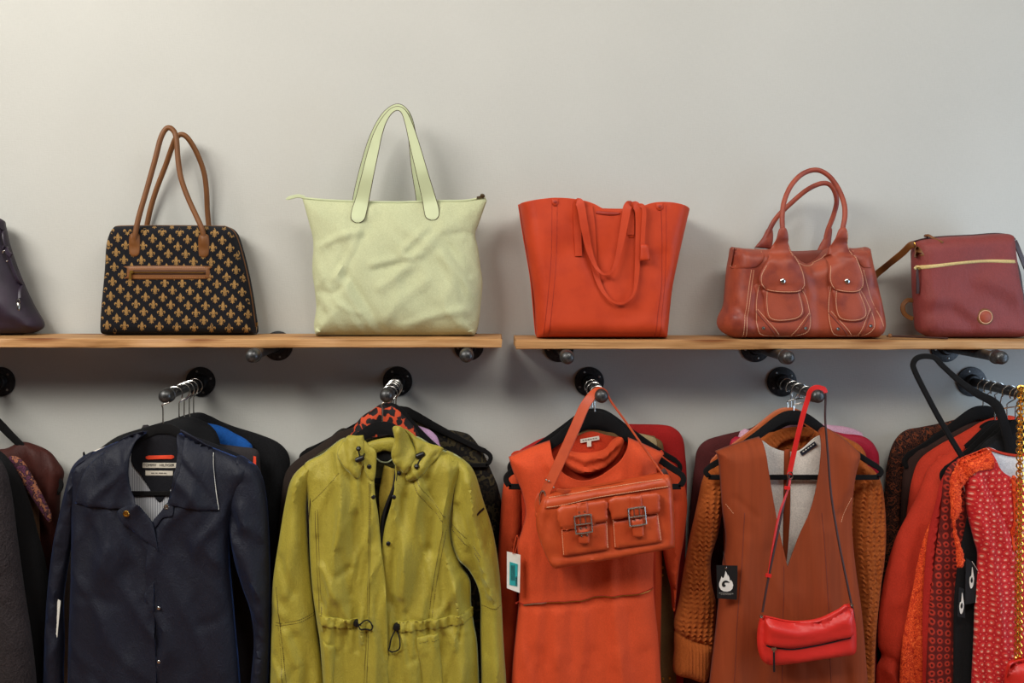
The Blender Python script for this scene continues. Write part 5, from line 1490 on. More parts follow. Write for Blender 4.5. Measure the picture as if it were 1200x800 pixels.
hanger('black velvet hanger holding up the orange dress', 3, 0.195, (697, 490), 104, 66, 80, w=0.016, flip=-1, pad=1.2)

th = Thing('price_tag', 'white price tag with teal sticker hanging on the orange dress', 'tag', pt(602, 694, 0.25))
card(th, 'card', [(594, 646), (610, 650), (609, 694.5), (594, 689)], 0.25, 'white_card')
card(th, 'sticker', [(597.3, 658), (606.8, 661), (606.2, 687), (597, 685)], 0.2512, 'teal', label='teal sticker')
m = MB()
for k in range(7):
    m.box(pt(605, 676 + k * 1.55, 0.2524), (0.0014, 0, 0.0003), (0, 0, 0.0008 + 0.0004 * (k % 2)), (0, 0.0001, 0))
for k in range(3):
    m.box(pt(599.2 + k * 1.7, 671, 0.2524), (0.0006, 0, 0), (0, 0, 0.018), (0, 0.0001, 0))
m.put(th, 'printing', M['ink'], smooth=False)
MB().tube(bend([(601, 649, .2515), (603, 636, .252), (606, 627, .247), (607, 634, .25), (603, 649, .2515)]), 0.0008, 5).put(th, 'string', M['dress'])

# orange shoulder bag
th = Thing('orange_handbag', 'orange leather handbag with two buckled pockets hanging from the pipe rail', 'bag', pt(705, 660, 0.285))
d = 0.29
BP = [(638, 579), (660, 574), (700, 568), (745, 560), (776, 554), (784, 557), (787, 570), (789, 600), (790, 634), (786, 640), (760, 645), (720, 652), (680, 659), (655, 663.5), (646, 661.5), (637, 645), (630, 625), (628, 608), (631, 592)]
o, sf = cloth(th, 'body', BP, d, M['hbag'], T=0.034, R=9, n=2.6, back=0.028, res=4, folds=[([(640, 605), (636, 630), (648, 652)], 6, -0.004), ([(640, 655), (700, 650), (780, 634)], 4, 0.004), ([(780, 585), (783, 625)], 4, 0.003)], wr=[(0.0012, 40, 40, 71)])
fr = d + 0.035
ob, sb = cloth(th, 'top_band', [(640, 582, 1), (660, 578), (700, 571), (745, 563.5), (778, 558.5, 1), (785, 570, 1), (760, 574), (715, 580.5), (680, 587), (655, 593.5), (638, 595.5, 1)], sf, M['hbag'], T=0.0035, R=3, res=4, dref=fr - 0.008)
stitches(th, [[(643, 582.5), (700, 573), (745, 565.5), (776, 560.5)], [(640, 593), (660, 590), (700, 581), (745, 574), (783, 568.4)]], sb, M['thread_pale'], dref=fr - 0.008, parent=ob, w=0.001, step=0.0055, L=0.0045)
MB().sweep([sb.on(x, y, 0.006, fr) for x, y in ((652, 573), (660, 575), (667, 577.5), (670, 577))], strap_prof(0.010, 0.004), scale=[0.7, 1, 1, 0.6]).put(th, 'zip_pull', M['hbag'], parent=ob)
for A, Fp, bk, tip in (([(657, 618), (712, 609.5), (713.5, 643.5), (659.5, 652)], [(653.5, 594.5), (680, 589), (710, 585.5), (711.5, 598), (711, 610), (700, 613), (680, 617), (662, 620.5), (656, 617)], (683, 613.5), (684.5, 634)),
                       ([(717.5, 609), (771.5, 601), (776, 634.5), (720, 643)], [(714, 583.5), (745, 578.5), (771, 577), (773, 588), (772, 600), (758, 603), (735, 606), (720, 608.5), (716, 604)], (746, 605), (748, 626))):
    oa, sa = cloth(th, 'pocket', [(x, y, 1) for x, y in A], sf, M['hbag'], T=0.009, R=4, res=4, dref=fr, smooth=1)
    stitches(th, [[(A[0][0] + 1.2, A[0][1]), (A[3][0] + 1.2, A[3][1] - 1)], [(A[1][0] - 1.2, A[1][1]), (A[2][0] - 1.2, A[2][1] - 1)]], sa, M['thread_pale'], dref=fr + 0.006, parent=oa, w=0.001, step=0.0052, L=0.004)
    # wavy edged flap
    C = catmull(Fp, 7, True)
    Fw = [(x + 0.55 * math.sin(i * 2.1), y + 0.55 * math.cos(i * 1.7)) for i, (x, y) in enumerate(C)]
    ofl, sfl = cloth(th, 'pocket_flap', Fw, lambda Q, sa=sa, sf=sf: np.maximum(sa.h(Q), sf.h(Q) + 0.003) + 0.001, M['hbag'], T=0.007, R=4, res=3.5, dref=fr + 0.004, smooth=1, wr=[(0.001, 90, 60, 72)])
    bx, by = bk
    # buckle strap, tip and buckle
    os_, ss_ = cloth(th, 'buckle_strap', [(bx - 8, by - 25, 1), (bx + 5.5, by - 27, 1), (bx + 6.5, by - 12), (bx + 7.5, by + 4), (tip[0] + 6, tip[1] - 5), (tip[0] + 5.5, tip[1] + 1), (tip[0], tip[1] + 2.5), (tip[0] - 6, tip[1] + 1.5), (tip[0] - 7, tip[1] - 4), (bx - 6.5, by + 4), (bx - 7.5, by - 10)],
                     lambda Q, a=sfl, b=sa: np.maximum(a.h(Q), b.h(Q) + 0.002), M['hbag'], T=0.003, R=2, res=3, dref=fr + 0.01)
    c = ss_.on(bx, by - 1, 0.003, fr + 0.012)
    u, v = Vector((1, 0, 0.14)).normalized(), Vector((-0.1, 0, 1)).normalized()
    w_, h_ = 0.0185, 0.0195
    rect = [(-w_, -h_), (w_, -h_), (w_, h_), (-w_, h_)]
    R4 = [c + u * p[0] + v * p[1] for p in catmull([(-w_, h_ * 0.8), (-w_ * 0.85, h_), (w_ * 0.85, h_), (w_, h_ * 0.8), (w_, -h_ * 0.8), (w_ * 0.85, -h_), (-w_ * 0.85, -h_), (-w_, -h_ * 0.8)], 3, True)]
    mb = MB().tube(R4, 0.0021, 8, closed=True)
    mb.tube([c - u * w_, c + u * w_], 0.0016, 8)
    for s_ in (-0.006, 0.006):
        mb.tube([c + u * s_, c + u * s_ + v * (h_ + 0.001)], 0.0013, 6)
    obk = mb.put(th, 'buckle', M['steel'], label='silver double prong buckle')
    for row in (-1.35, -0.45, 0.55, 1.35):
        for s_ in (-0.0062, 0.0062):
            q = c + u * s_ + v * (h_ * row)
            stud(th, 'eyelet', (q.x, -(-q.y - 0.0035), q.z), 0.0026, M['steel'], h=0.0016, hole=True, parent=obk, n=10)
# strap over the rail
rx, rz = RAIL[3]
top = Vector((rx, -0.262, rz + 0.0135))
P = [pt(636, 590, .30), pt(639, 577, .303), pt(648, 558, .302), pt(661, 530, .297), pt(674, 501, .289), pt(684, 478, .28), pt(691, 467, .272)]
P = [Vector(p) for p in P] + [top + Vector((-0.012, 0, -0.004)), top, top + Vector((0.012, 0, -0.004))] + [pt(716, 470, .268), pt(734, 495, .275), pt(755, 525, .285), pt(772, 549, .292), pt(779, 558, .295)]
C = [Vector(p) for p in catmull([tuple(p) for p in P], 5)]
n = len(C)
tw, sw = [], []
for i in range(n):
    t = i / (n - 1)
    tw.append(0.25 if t < 0.42 else (0.25 + (1.5 - 0.25) * min(1, (t - 0.42) / 0.2)))
    sw.append((1.0 if t < 0.3 else (1.0 - 0.15 * min(1, (t - 0.3) / 0.2)), 1))
MB().sweep(C, strap_prof(0.024, 0.0042), scale=sw, twist=tw).put(th, 'shoulder_strap', M['hbag'])
MB().tube([pt(637, 585, .304) + Vector((0.007 * math.cos(a) - 0.002, -0.002 * math.sin(a), 0.020 * math.sin(a))) for a in np.linspace(0, 2 * math.pi, 20, endpoint=False)], 0.002, 8, closed=True).put(th, 'ring', M['steel'], label='silver strap ring')
MB().sweep(bend([(634, 578, .30), (630, 587, .303), (630, 596, .303), (634, 602, .303)]), strap_prof(0.012, 0.004)).put(th, 'ring_tab', M['hbag'])
cloth(th, 'ring_tab', [(629, 594, 1), (637, 595, 1), (635, 606), (632, 608), (627, 604)], 0.30, M['hbag'], T=0.004, R=2, res=3)
for x, y in ((640, 562), (643, 563.5), (649, 571)):
    stud(th, 'rivet', pt(x, y, .308), 0.0022, M['steel'], h=0.002, n=10)
MB().sweep(bend([(776, 550, .296), (780, 556, .30), (783, 566, .298)]), strap_prof(0.013, 0.004)).put(th, 'strap_end', M['strap_dark'])

# ---- rust dress rail
th = gar('wine_coat', 'wine red wool coat nearest the wall behind the rust dress', 'coat', 4, 0.045)
cloth(th, 'body', [(925, 488), (892, 495), (878, 502), (845, 510), (827, 516), (817, 527), (814, 545), (810, 580), (807, 620), (803, 700), (800, HEM, 1), (1020, HEM, 1), (1024, 600), (1018, 530), (985, 506), (950, 492)], 0.036, M['wine'], T=0.018, R=12, back=0.012, res=6, wr=[(0.002, 60, 10, 81)])
th = gar('pink_blouse', 'pale pink satin blouse edge above the crimson shirt', 'blouse', 4, 0.075)
cloth(th, 'body', [(930, 492), (958, 496), (975, 498), (992, 500), (1006, 505), (1012, 514), (1012, 560), (1010, HEM, 1), (860, HEM, 1), (860, 540), (890, 505)], 0.068, M['pink'], T=0.01, R=6, back=0.002, res=6, wr=[(0.002, 100, 20, 82)])
th = gar('crimson_shirt', 'crimson satin shirt with one shoulder beyond the rust dress', 'shirt', 4, 0.1)
cloth(th, 'body', [(930, 500), (960, 502), (990, 508), (1008, 510), (1020, 516), (1027, 526), (1030, 540), (1030, 600), (1026, HEM, 1), (850, HEM, 1), (850, 550), (880, 512)], 0.09, M['crimson'], T=0.014, R=8, back=0.002, res=6, wr=[(0.002, 90, 16, 83)])

th = gar('knit_cardigan', 'orange chunky knit cardigan with long sleeves behind the rust dress', 'cardigan', 4, 0.14)
PIT = 0.0145


def knit(Q):
    x, z = Q[:, 0], Q[:, 1]
    x = x + 0.004 * np.sin(z * 22)
    u = x / PIT
    f = u - np.floor(u)
    ph = z / 0.0115 + np.abs(f - 0.5) * 1.5
    return 0.0062 * (0.5 + 0.5 * np.cos(2 * np.pi * ph)) * np.sin(np.pi * f) ** 0.6 + 0.0012 * np.sin(2 * np.pi * u)


def rib(Q):
    return 0.0016 * np.cos(2 * np.pi * Q[:, 0] / 0.0082)


cloth(th, 'body', [(884, 512), (905, 506), (930, 505), (955, 498), (990, 512), (1012, 527), (1016, 560), (1012, 640), (1014, HEM, 1), (850, HEM, 1), (848, 620), (842, 560), (850, 530)], 0.126, M['knit'], T=0.022, R=14, back=0.006, res=2.2, fn=knit)
cloth(th, 'neckband', [(894, 517), (905, 507), (922, 501), (940, 500), (954, 503), (950, 512), (936, 512), (918, 518), (908, 526), (898, 524)], 0.165, M['knit'], T=0.008, R=5, back=0.006, res=2.2, fn=lambda Q: 0.0018 * np.cos(2 * np.pi * (Q[:, 0] * 0.7 + Q[:, 1] * 0.7) / 0.009))
ks, ss = cloth(th, 'sleeve', [(846, 545), (830, 549), (822, 566), (816, 595), (806, 640), (796, 700), (792, 740), (834, 755), (838, 728), (839, 706), (834, 682), (833, 655), (841, 626), (846, 600), (852, 570)], 0.144, M['knit'], T=0.03, R=19, back=0.025, res=1.7, fn=knit, folds=[([(836, 600), (826, 650), (820, 720)], 5, 0.004), ([(840, 640), (828, 660)], 5, -0.004)])
cloth(th, 'cuff', [(792, 738), (812, 744), (835, 752), (833, 775), (827, 798), (808, 794), (790, 787), (790, 760)], 0.144, M['knit'], T=0.027, R=17, back=0.025, res=1.8, fn=rib)
cloth(th, 'sleeve', [(1004, 545), (1018, 546), (1030, 560), (1036, 590), (1037, 640), (1031, 690), (1026, 740), (1024, 800), (1024, HEM, 1), (1004, HEM, 1), (1006, 740), (1000, 660), (998, 600)], 0.144, M['knit'], T=0.03, R=17, back=0.025, res=1.9, fn=knit, folds=[([(1022, 580), (1024, 650), (1016, 730)], 5, -0.004)])
hanger('reddish wooden hanger holding the orange knit cardigan', 4, 0.142, (923, 483), 88, 56, 70, mat='hanger_wood', w=0.016, pad=0.6)
hanger('black hanger inside the wine coat', 4, 0.05, (927, 489), 92, 48)
hanger('black hanger inside the crimson shirt', 4, 0.098, (931, 492), 88, 48)

th = gar('rust_dress', 'rust brown sleeveless dress with deep neckline and cream lining', 'dress', 4, 0.21)
D = 0.205
FP = [(889.5, 511, 1), (862, 519), (837.5, 528, 1), (842, 542), (846, 595), (850, 632), (846, 662), (842, 700), (837, 750), (831, 800), (824, HEM, 1), (1024, HEM, 1), (1016, 800), (1009, 720), (1001, 660), (997, 612), (1000, 565), (1008, 531, 1), (988, 513), (966, 500), (958, 505, 1), (953, 548), (945, 585), (930, 622), (917, 658, 1), (907, 615), (898, 568)]
cloth(th, 'back_panel', [(889, 515), (864, 523), (846, 532), (852, 600), (854, 640), (850, 680), (840, 800), (836, HEM, 1), (1010, HEM, 1), (998, 720), (990, 620), (998, 538), (975, 512), (958, 512), (938, 528), (920, 529), (905, 524)], 0.186, M['vest_in'], T=0, R=1, res=8, gap=0.004, dref=0.19, label='cream lining seen in the neckline')
oF, sF = cloth(th, 'front_panel', FP, D, M['vest'], T=0.042, R=22, res=4, shell=0.003, pinch=set(range(0, 10)) | set(range(11, 20)), edge=0.3,
               folds=[([(858, 580), (880, 600)], 4, -0.003), ([(868, 630), (862, 720), (858, 850)], 9, 0.005), ([(895, 640), (888, 740), (884, 860)], 9, -0.005), ([(960, 620), (966, 740), (970, 860)], 10, 0.005), ([(985, 600), (982, 700), (990, 850)], 8, -0.005), ([(925, 690), (924, 860)], 8, 0.003), ([(990, 575), (978, 600)], 4, -0.004), ([(910, 560), (900, 530)], 6, 0.002)], wr=[(0.003, 36, 5, 91), (0.005, 30, 12, 92, 1)])
for L in ([(918, 662), (917, 720), (916, 800), (915, 870)], [(962, 600), (966, 660), (970, 740), (974, 870)], [(872, 600), (868, 660), (862, 740), (856, 870)]):
    seam(th, 'seam', L, sF, 0.0009, M['rust_dark'], dref=0.24, off=-0.0002)
stitches(th, [[(986, 612), (992, 596), (999, 584)], [(852, 592), (860, 602)]], sF, M['thread_pale'], dref=0.24)
cloth(th, 'back_opening', [(919, 527, 1), (926, 526, 1), (926, 600), (922, 656), (918, 656), (918, 600)], 0.1875, M['vest'], T=0.003, R=2, res=5, label='rust strip down the lining')
lb = card(th, 'brand_label', [(937, 529.5), (954.5, 517), (957.5, 521.5), (940, 534)], 0.19, 'label_navy', label='dark woven neck label')
m = MB()
for k in range(5):
    m.box(pt(941.5 + k * 2.9, 528.8 - k * 2.05, 0.1915), (0.0017, 0, 0.0012), (-0.0006, 0, 0.0009), (0, 0.0001, 0))
m.put(th, 'lettering', M['tag_white'], smooth=False)
hanger('black velvet hanger holding up the rust sleeveless dress', 4, 0.2, (930, 487), 103, 62, 72, w=0.014, pad=1.0)

# black hang tag with the white flame
th = Thing('flame_tag', 'black hang tag with a white flame emblem on the rust dress', 'tag', pt(851, 702, 0.262))
card(th, 'card', [(839.5, 662), (864.5, 662.6), (863.5, 702.5), (840.5, 701)], 0.262, 'tag_black')
fl = [(850.3, 668.6), (852, 672), (853, 675.5), (853.2, 673.2), (854.8, 676.5), (855.2, 679.5), (855.4, 681.8), (856.3, 679.2), (858.2, 681.5), (859.2, 685.2), (858.5, 689.4), (856, 692), (852, 693), (847.8, 692.6), (844.6, 690.5), (842.8, 687), (842.8, 683.2), (844.2, 679.6), (845.6, 675.2), (847, 677.6), (848.4, 676.4), (849.6, 672.6)]
cloth(th, 'flame_emblem', [(x, y, 1) for x, y in fl], 0.2635, M['tag_white'], T=0, R=1, res=3, smooth=1, gap=0.0008, rings=[], label='white flame emblem')
cu = [(853.5, 681), (850.5, 680), (847.6, 681.2), (846, 684), (846.6, 686.8), (848.8, 687.6), (850.4, 686.2), (850, 684.8), (849, 684.4), (849.6, 682.6), (851.8, 682.4), (855, 682.4)]
cloth(th, 'flame_swirl', [(x, y) for x, y in cu], 0.2645, M['tag_black'], T=0, R=1, res=2, smooth=3, gap=0.0008, rings=[], label='dark swirl in the flame')
m = MB()
for k in range(9):
    m.box(pt(843.4 + k * 1.9, 694.6 + 0.1 * k, 0.2635), (0.0014, 0, 0), (0, 0, 0.0012), (0, 0.0001, 0))
for k in range(6):
    m.box(pt(845.5 + k * 2.1, 696.6, 0.2635), (0.0015, 0, 0), (0, 0, 0.0006), (0, 0.0001, 0))
m.put(th, 'small_print', M['grey_ink'], smooth=False)
stud(th, 'eyelet', pt(850.8, 665, 0.263), 0.0026, M['steel'], h=0.001, n=12)
MB().tube(bend([(850.5, 665, .264), (849, 655, .262), (847, 646, .25)]), 0.0007, 5).put(th, 'string', M['cord'])

# red crossbody bag on the rail end
th = Thing('red_crossbody_bag', 'small red leather crossbody bag hanging in front of the rust dress', 'bag', pt(945, 778, 0.285))
d = 0.29
BP = [(892, 723), (900, 722), (918, 726), (938, 728), (960, 725), (980, 716), (993, 708), (999, 710), (1001.5, 724), (1003, 745), (1001, 764), (985, 768), (950, 773), (915, 778), (899, 777.5), (891, 770), (887.5, 755), (888, 738)]
o, sf = cloth(th, 'body', BP, d, M['red_bag'], T=0.024, R=12, back=0.022, res=4, folds=[([(893, 730), (894, 752), (900, 774)], 2.2, -0.006), ([(930, 770), (980, 762)], 5, 0.003)], wr=[(0.001, 40, 40, 95)])
of, s2 = cloth(th, 'flap', [(897, 722, 1), (908, 724.5), (925, 728), (942, 728), (962, 724), (982, 714.5), (992, 708), (998, 718), (1001, 732), (998, 745), (975, 750), (950, 755), (925, 758), (908, 757.5), (896, 755.5, 1)], sf, M['red_bag'], T=0.012, R=7, res=4, dref=d + 0.024, folds=[([(905, 733), (935, 740), (985, 724)], 6, 0.004), ([(905, 748), (945, 748), (990, 738)], 6, -0.002)])
seam(th, 'flap_zip', [(899, 757.5), (925, 760.5), (950, 757.5), (975, 752.5), (997, 747)], sf, 0.0016, M['zip_black'], dref=d + 0.024)
q = sf.on(906.5, 759.5, 0.004, d + 0.026)
m = MB()
m.box(q, (0.0055, 0, 0), (0, 0, 0.0028), (0, 0.0018, 0))
m.box(q + Vector((0, -0.001, -0.005)), (0.0018, 0, 0), (0, 0, 0.005), (0, 0.001, 0))
zz = m.put(th, 'zip_slider', M['steel'], smooth=False)
MB().sweep([q + Vector((0, -0.002, -0.008)), q + Vector((0, -0.003, -0.03)), q + Vector((0.0005, -0.002, -0.052))], strap_prof(0.0045, 0.002)).put(th, 'zip_pull', M['cord'], parent=zz)
rx, rz = RAIL[4]
top = Vector((rx, -0.272, rz + 0.0195))
P = [pt(925, 556, .278), pt(932, 523, .275), pt(940, 490, .273), pt(947, 466, .272)]
P = [Vector(p) for p in P] + [top + Vector((-0.017, 0, -0.009)), top + Vector((-0.006, 0, 0)), top + Vector((0.008, 0, -0.001)), top + Vector((0.019, 0, -0.012))] + [pt(967, 490, .273), pt(970, 530, .278), pt(974, 580, .286), pt(982, 630, .296), pt(991, 675, .30), pt(997.5, 706, .302)]
C = [Vector(p) for p in catmull([tuple(p) for p in P], 5)]
n = len(C)
k_ = int(n * 0.55)
MB().sweep(C[:k_], strap_prof(0.0115, 0.0026), twist=[0.15] * k_).put(th, 'strap', M['red_strap'])
MB().sweep(C[k_ - 1:], strap_prof(0.0062, 0.003), twist=[0.6] * (n - k_ + 1)).put(th, 'rear_strap', M['strap_dark'], label='dark narrow side of the strap')
MB().sweep(bend([(925, 556, .279), (919, 588, .285), (912, 622, .292), (905, 655, .298), (898, 690, .302), (893.5, 717, .304)]), strap_prof(0.0065, 0.0024), twist=[0.5] * 31).put(th, 'lower_strap', M['strap_dark'], label='dark strap edge')
MB().sweep(bend([(926, 560, .281), (924, 572, .284), (914, 600, .29), (908, 628, .294), (901, 672, .30), (900, 676, .30)]), strap_prof(0.006, 0.0022), twist=[0.3] * 31).put(th, 'adjusting_strap', M['red_strap'])
c = pt(926, 557, .284)
MB().tube([c + Vector((0.006 * math.cos(a), -0.001, 0.008 * math.sin(a))) for a in np.linspace(0, 2 * math.pi, 16, endpoint=False)], 0.0013, 6, closed=True).put(th, 'buckle', M['steel'])
for x, y in ((922.5, 571.5), (900.5, 674)):
    MB().box(pt(x, y, .293 if y < 600 else .304), (0.006, 0, -0.001), (0.001, 0, 0.0035), (0, 0.003, 0)).put(th, 'strap_keeper', M['red_strap'], smooth=False)
for x, y in ((892, 722), (998, 708.5)):
    stud(th, 'ring', pt(x, y, .304), 0.0042, M['steel'], h=0.003, hole=True, label='silver strap ring')
MB().sweep(bend([(998, 709, .302), (1000, 719, .304), (1001, 730, .302)]), strap_prof(0.006, 0.0024)).put(th, 'strap_end', M['strap_dark'])

# ---- red rail at the far end
R5 = 5
th = gar('lace_jacket', 'dark brown floral lace jacket nearest the wall beside the red clothes', 'jacket', 5, 0.035)
cloth(th, 'body', [(1135, 488), (1105, 495), (1080, 500), (1061, 504), (1049, 515), (1042, 532), (1038, 556), (1036.5, 590), (1033, 660), (1028, 740), (1024, HEM, 1), (1280, HEM, 1), (1280, 540), (1220, 500), (1170, 488)], 0.03, M['lace_dark'], T=0.02, R=14, back=0.006, res=6, wr=[(0.002, 60, 10, 101)])
th = gar('brown_blouse', 'dark brown chiffon blouse between the lace jacket and scarlet blouse', 'blouse', 5, 0.07)
cloth(th, 'body', [(1140, 494), (1110, 504), (1076, 522), (1062, 536), (1057, 565), (1054, 620), (1046, 700), (1040, HEM, 1), (1270, HEM, 1), (1270, 560), (1200, 500)], 0.062, M['brown_cloth'], T=0.018, R=14, back=0.004, res=6, wr=[(0.002, 90, 10, 102)])
th = gar('scarlet_blouse', 'scarlet viscose blouse with gathered shoulder behind the red dresses', 'blouse', 5, 0.11)
cloth(th, 'body', [(1172, 487), (1150, 494), (1136, 502), (1118, 512), (1099, 522), (1078, 538), (1069, 560), (1064, 590), (1058, 640), (1046, 720), (1040, HEM, 1), (1270, HEM, 1), (1270, 560), (1220, 500), (1190, 488)], 0.09, M['scarlet'], T=0.022, R=14, back=0.004, res=5,
      folds=[([(1140, 502), (1126, 520), (1108, 530)], 5, 0.006), ([(1150, 498), (1146, 515), (1130, 528)], 4, -0.006), ([(1090, 532), (1078, 570), (1070, 620)], 6, 0.006), ([(1130, 506), (1118, 524)], 3, -0.005)], wr=[(0.002, 70, 10, 103)])
th = gar('scarlet_dress', 'long scarlet dress whose draped sleeve hangs at the front edge', 'dress', 5, 0.15)
cloth(th, 'body', [(1180, 500), (1150, 512), (1130, 521), (1110, 532), (1096, 545), (1100, 640), (1090, 720), (1080, HEM, 1), (1270, HEM, 1), (1270, 560), (1220, 510)], 0.126, M['scarlet'], T=0.014, R=12, back=0.004, res=6, wr=[(0.0015, 80, 8, 104)])
cloth(th, 'sleeve', [(1130, 522), (1112, 530), (1100, 538), (1088, 549), (1077, 576), (1064, 602), (1051, 627), (1041, 658), (1034, 690), (1029.5, 725), (1029, 755), (1033, 768), (1027, 785), (1027, 830), (1030, HEM, 1), (1078, HEM, 1), (1074, 780), (1080, 710), (1088, 650), (1098, 600), (1108, 565), (1122, 540)], 0.134, M['scarlet'], T=0.022, R=16, back=0.014, res=4,
      folds=[(p, w, a * 1.5) for p, w, a in [([(1108, 545), (1092, 590), (1078, 650), (1066, 740)], 6, 0.007), ([(1114, 545), (1100, 600), (1086, 660)], 4, -0.007), ([(1086, 570), (1066, 630), (1050, 700)], 9, 0.004), ([(1040, 768), (1056, 776), (1070, 774)], 3, -0.006), ([(1036, 780), (1048, 800)], 4, 0.006), ([(1056, 784), (1060, 830)], 4, -0.005), ([(1096, 560), (1082, 610)], 3, 0.004)]], wr=[(0.002, 60, 20, 105), (0.006, 40, 20, 109, 1)])
th = gar('orange_lace_dress', 'orange lace dress showing a strip between the scarlet and ring-trimmed dresses', 'dress', 5, 0.18)
cloth(th, 'body', [(1150, 530), (1120, 545), (1102, 575), (1092, 605), (1082, 632), (1075, 660), (1070, 687), (1063, 720), (1057, 755), (1054, 800), (1052, HEM, 1), (1240, HEM, 1), (1240, 560), (1200, 520)], 0.182, M['orange_lace'], T=0.01, R=8, back=0.002, res=4, fn=lambda Q: 0.0012 * np.sin(Q[:, 0] * 620 + 2 * np.sin(Q[:, 1] * 200)) * np.sin(Q[:, 1] * 560 + 2 * np.sin(Q[:, 0] * 170)), wr=[(0.001, 70, 8, 106)])
th = gar('pleated_dress', 'deep scarlet pleated dress edge beside the ring trim', 'dress', 5, 0.195)
cloth(th, 'body', [(1150, 532), (1118, 545), (1104, 560), (1096, 590), (1088, 622), (1084, 660), (1081, 712), (1081, 760), (1081, HEM, 1), (1240, HEM, 1), (1240, 560), (1200, 525)], 0.198, M['scarlet_deep'], T=0.01, R=7, back=0.002, res=4, folds=[([(1100, 580), (1091, 640), (1086, 720), (1086, 860)], 2.2, 0.006), ([(1104, 580), (1096, 640), (1090, 720), (1090, 860)], 1.8, -0.006)])
th = gar('ring_trim_dress', 'red dress with a dark band of ring-patterned lace trim', 'dress', 5, 0.215)
cloth(th, 'body', [(1160, 532), (1135, 538), (1120, 540), (1109, 550), (1105, 565), (1103, 592), (1100, 620), (1096, 652), (1090, 700), (1087, 750), (1085, 800), (1084, HEM, 1), (1240, HEM, 1), (1240, 580), (1205, 540)], 0.214, M['lace_trim'], T=0.012, R=7, back=0.002, res=5, wr=[(0.001, 60, 6, 107)])
th = gar('black_dress', 'black dress in the gap behind the front red lace dress', 'dress', 5, 0.238)
cloth(th, 'body', [(1190, 500), (1165, 510), (1150, 522), (1140, 545), (1134, 600), (1124, 650), (1118, 700), (1117, 780), (1117, HEM, 1), (1260, HEM, 1), (1260, 560), (1215, 505)], 0.234, M['black_cloth'], T=0.009, R=6, back=0.002, res=6, wr=[(0.0008, 60, 8, 108)])
for k, (pts, sw_, lab) in enumerate((([(1132, 654), (1139, 657.5), (1147, 670), (1143.5, 706), (1131, 708)], (1138.8, 676), 'black hang tag with pale emblem half hidden by the red lace dress'), ([(1124, 688), (1130, 690), (1131, 724), (1122, 722)], (1127, 706), 'lower black hang tag edge-on in the gap between the red dresses'))):
    dd = 0.263 - 0.002 * k
    th = Thing('hang_tag', lab, 'tag', pt(pts[-1][0], pts[-1][1], dd))
    card(th, 'card', pts, dd, 'tag_black')
    x, y = sw_
    cloth(th, 'emblem', [(x + 0.6, y - 12), (x + 2, y - 4), (x + 2.6, y + 3), (x + 1.2, y + 11), (x - 1.2, y + 13), (x - 2.6, y + 6), (x - 2, y), (x - 0.4, y - 2)], dd + 0.0015, M['tag_white'], T=0, R=1, res=3, rings=[])
    cloth(th, 'emblem_swirl', [(x + 0.4, y), (x + 1.2, y + 4), (x, y + 7), (x - 1.2, y + 4)], dd + 0.0025, M['tag_black'], T=0, R=1, res=3, rings=[])
    if k == 0:
        MB().tube([pt(x_, y_, dd + 0.0005) for x_, y_ in ((1139, 657.5), (1147, 670), (1143.5, 706))], 0.0006, 5).put(th, 'card_edge', M['tag_white'])

th = gar('lace_dress', 'front red ring-patterned lace dress with orange lace fringe', 'dress', 5, 0.26)
D = 0.258
FP = [(1156, 524, 1), (1138, 531), (1121, 539), (1124, 556), (1130, 570), (1133, 600), (1141, 632), (1145, 650), (1142.5, 687), (1140.5, 750), (1138, 800), (1136, HEM, 1), (1268, HEM, 1), (1262, 700), (1250, 600), (1262, 560), (1232, 524, 1), (1225, 545), (1210, 558), (1194, 559.5), (1180, 557), (1166, 548), (1159, 533)]
oF, sF = cloth(th, 'front_panel', FP, D, M['lace'], T=0.03, R=18, res=3.6, shell=0.002, pinch=set(range(0, 11)) | set(range(12, 16)), edge=0.3,
               folds=[([(1140, 565), (1160, 610), (1182, 660), (1196, 720)], 6, 0.009), ([(1134, 580), (1152, 640), (1162, 720), (1172, 780)], 5, 0.010), ([(1150, 560), (1172, 610), (1190, 640)], 4, -0.009), ([(1146, 660), (1152, 740), (1150, 860)], 5, -0.009), ([(1176, 680), (1180, 780), (1178, 860)], 7, 0.004)], wr=[(0.0015, 60, 20, 111)])
cloth(th, 'back_panel', [(1157, 525), (1175, 531), (1194, 533), (1215, 530), (1231, 526), (1248, 545), (1245, 620), (1262, HEM, 1), (1140, HEM, 1), (1146, 650), (1135, 590), (1126, 545)], 0.25, M['white_lining'], T=0, R=1, res=8, gap=0.003, dref=0.25, label='white satin lining')
seam(th, 'back_neck_edge', [(1157, 525), (1175, 531), (1194, 533.4), (1215, 530), (1231, 526)], FLAT(0.252), 0.0032, M['scarlet'], dref=0.25)
g = np.random.RandomState(5)


def frilly(pts, amp):
    C = catmull(pts, 6, True)
    return [(x + amp * g.randn() * 0.5 + amp * math.sin(i * 2.4) * 0.6, y + amp * g.randn() * 0.4) for i, (x, y) in enumerate(C)]


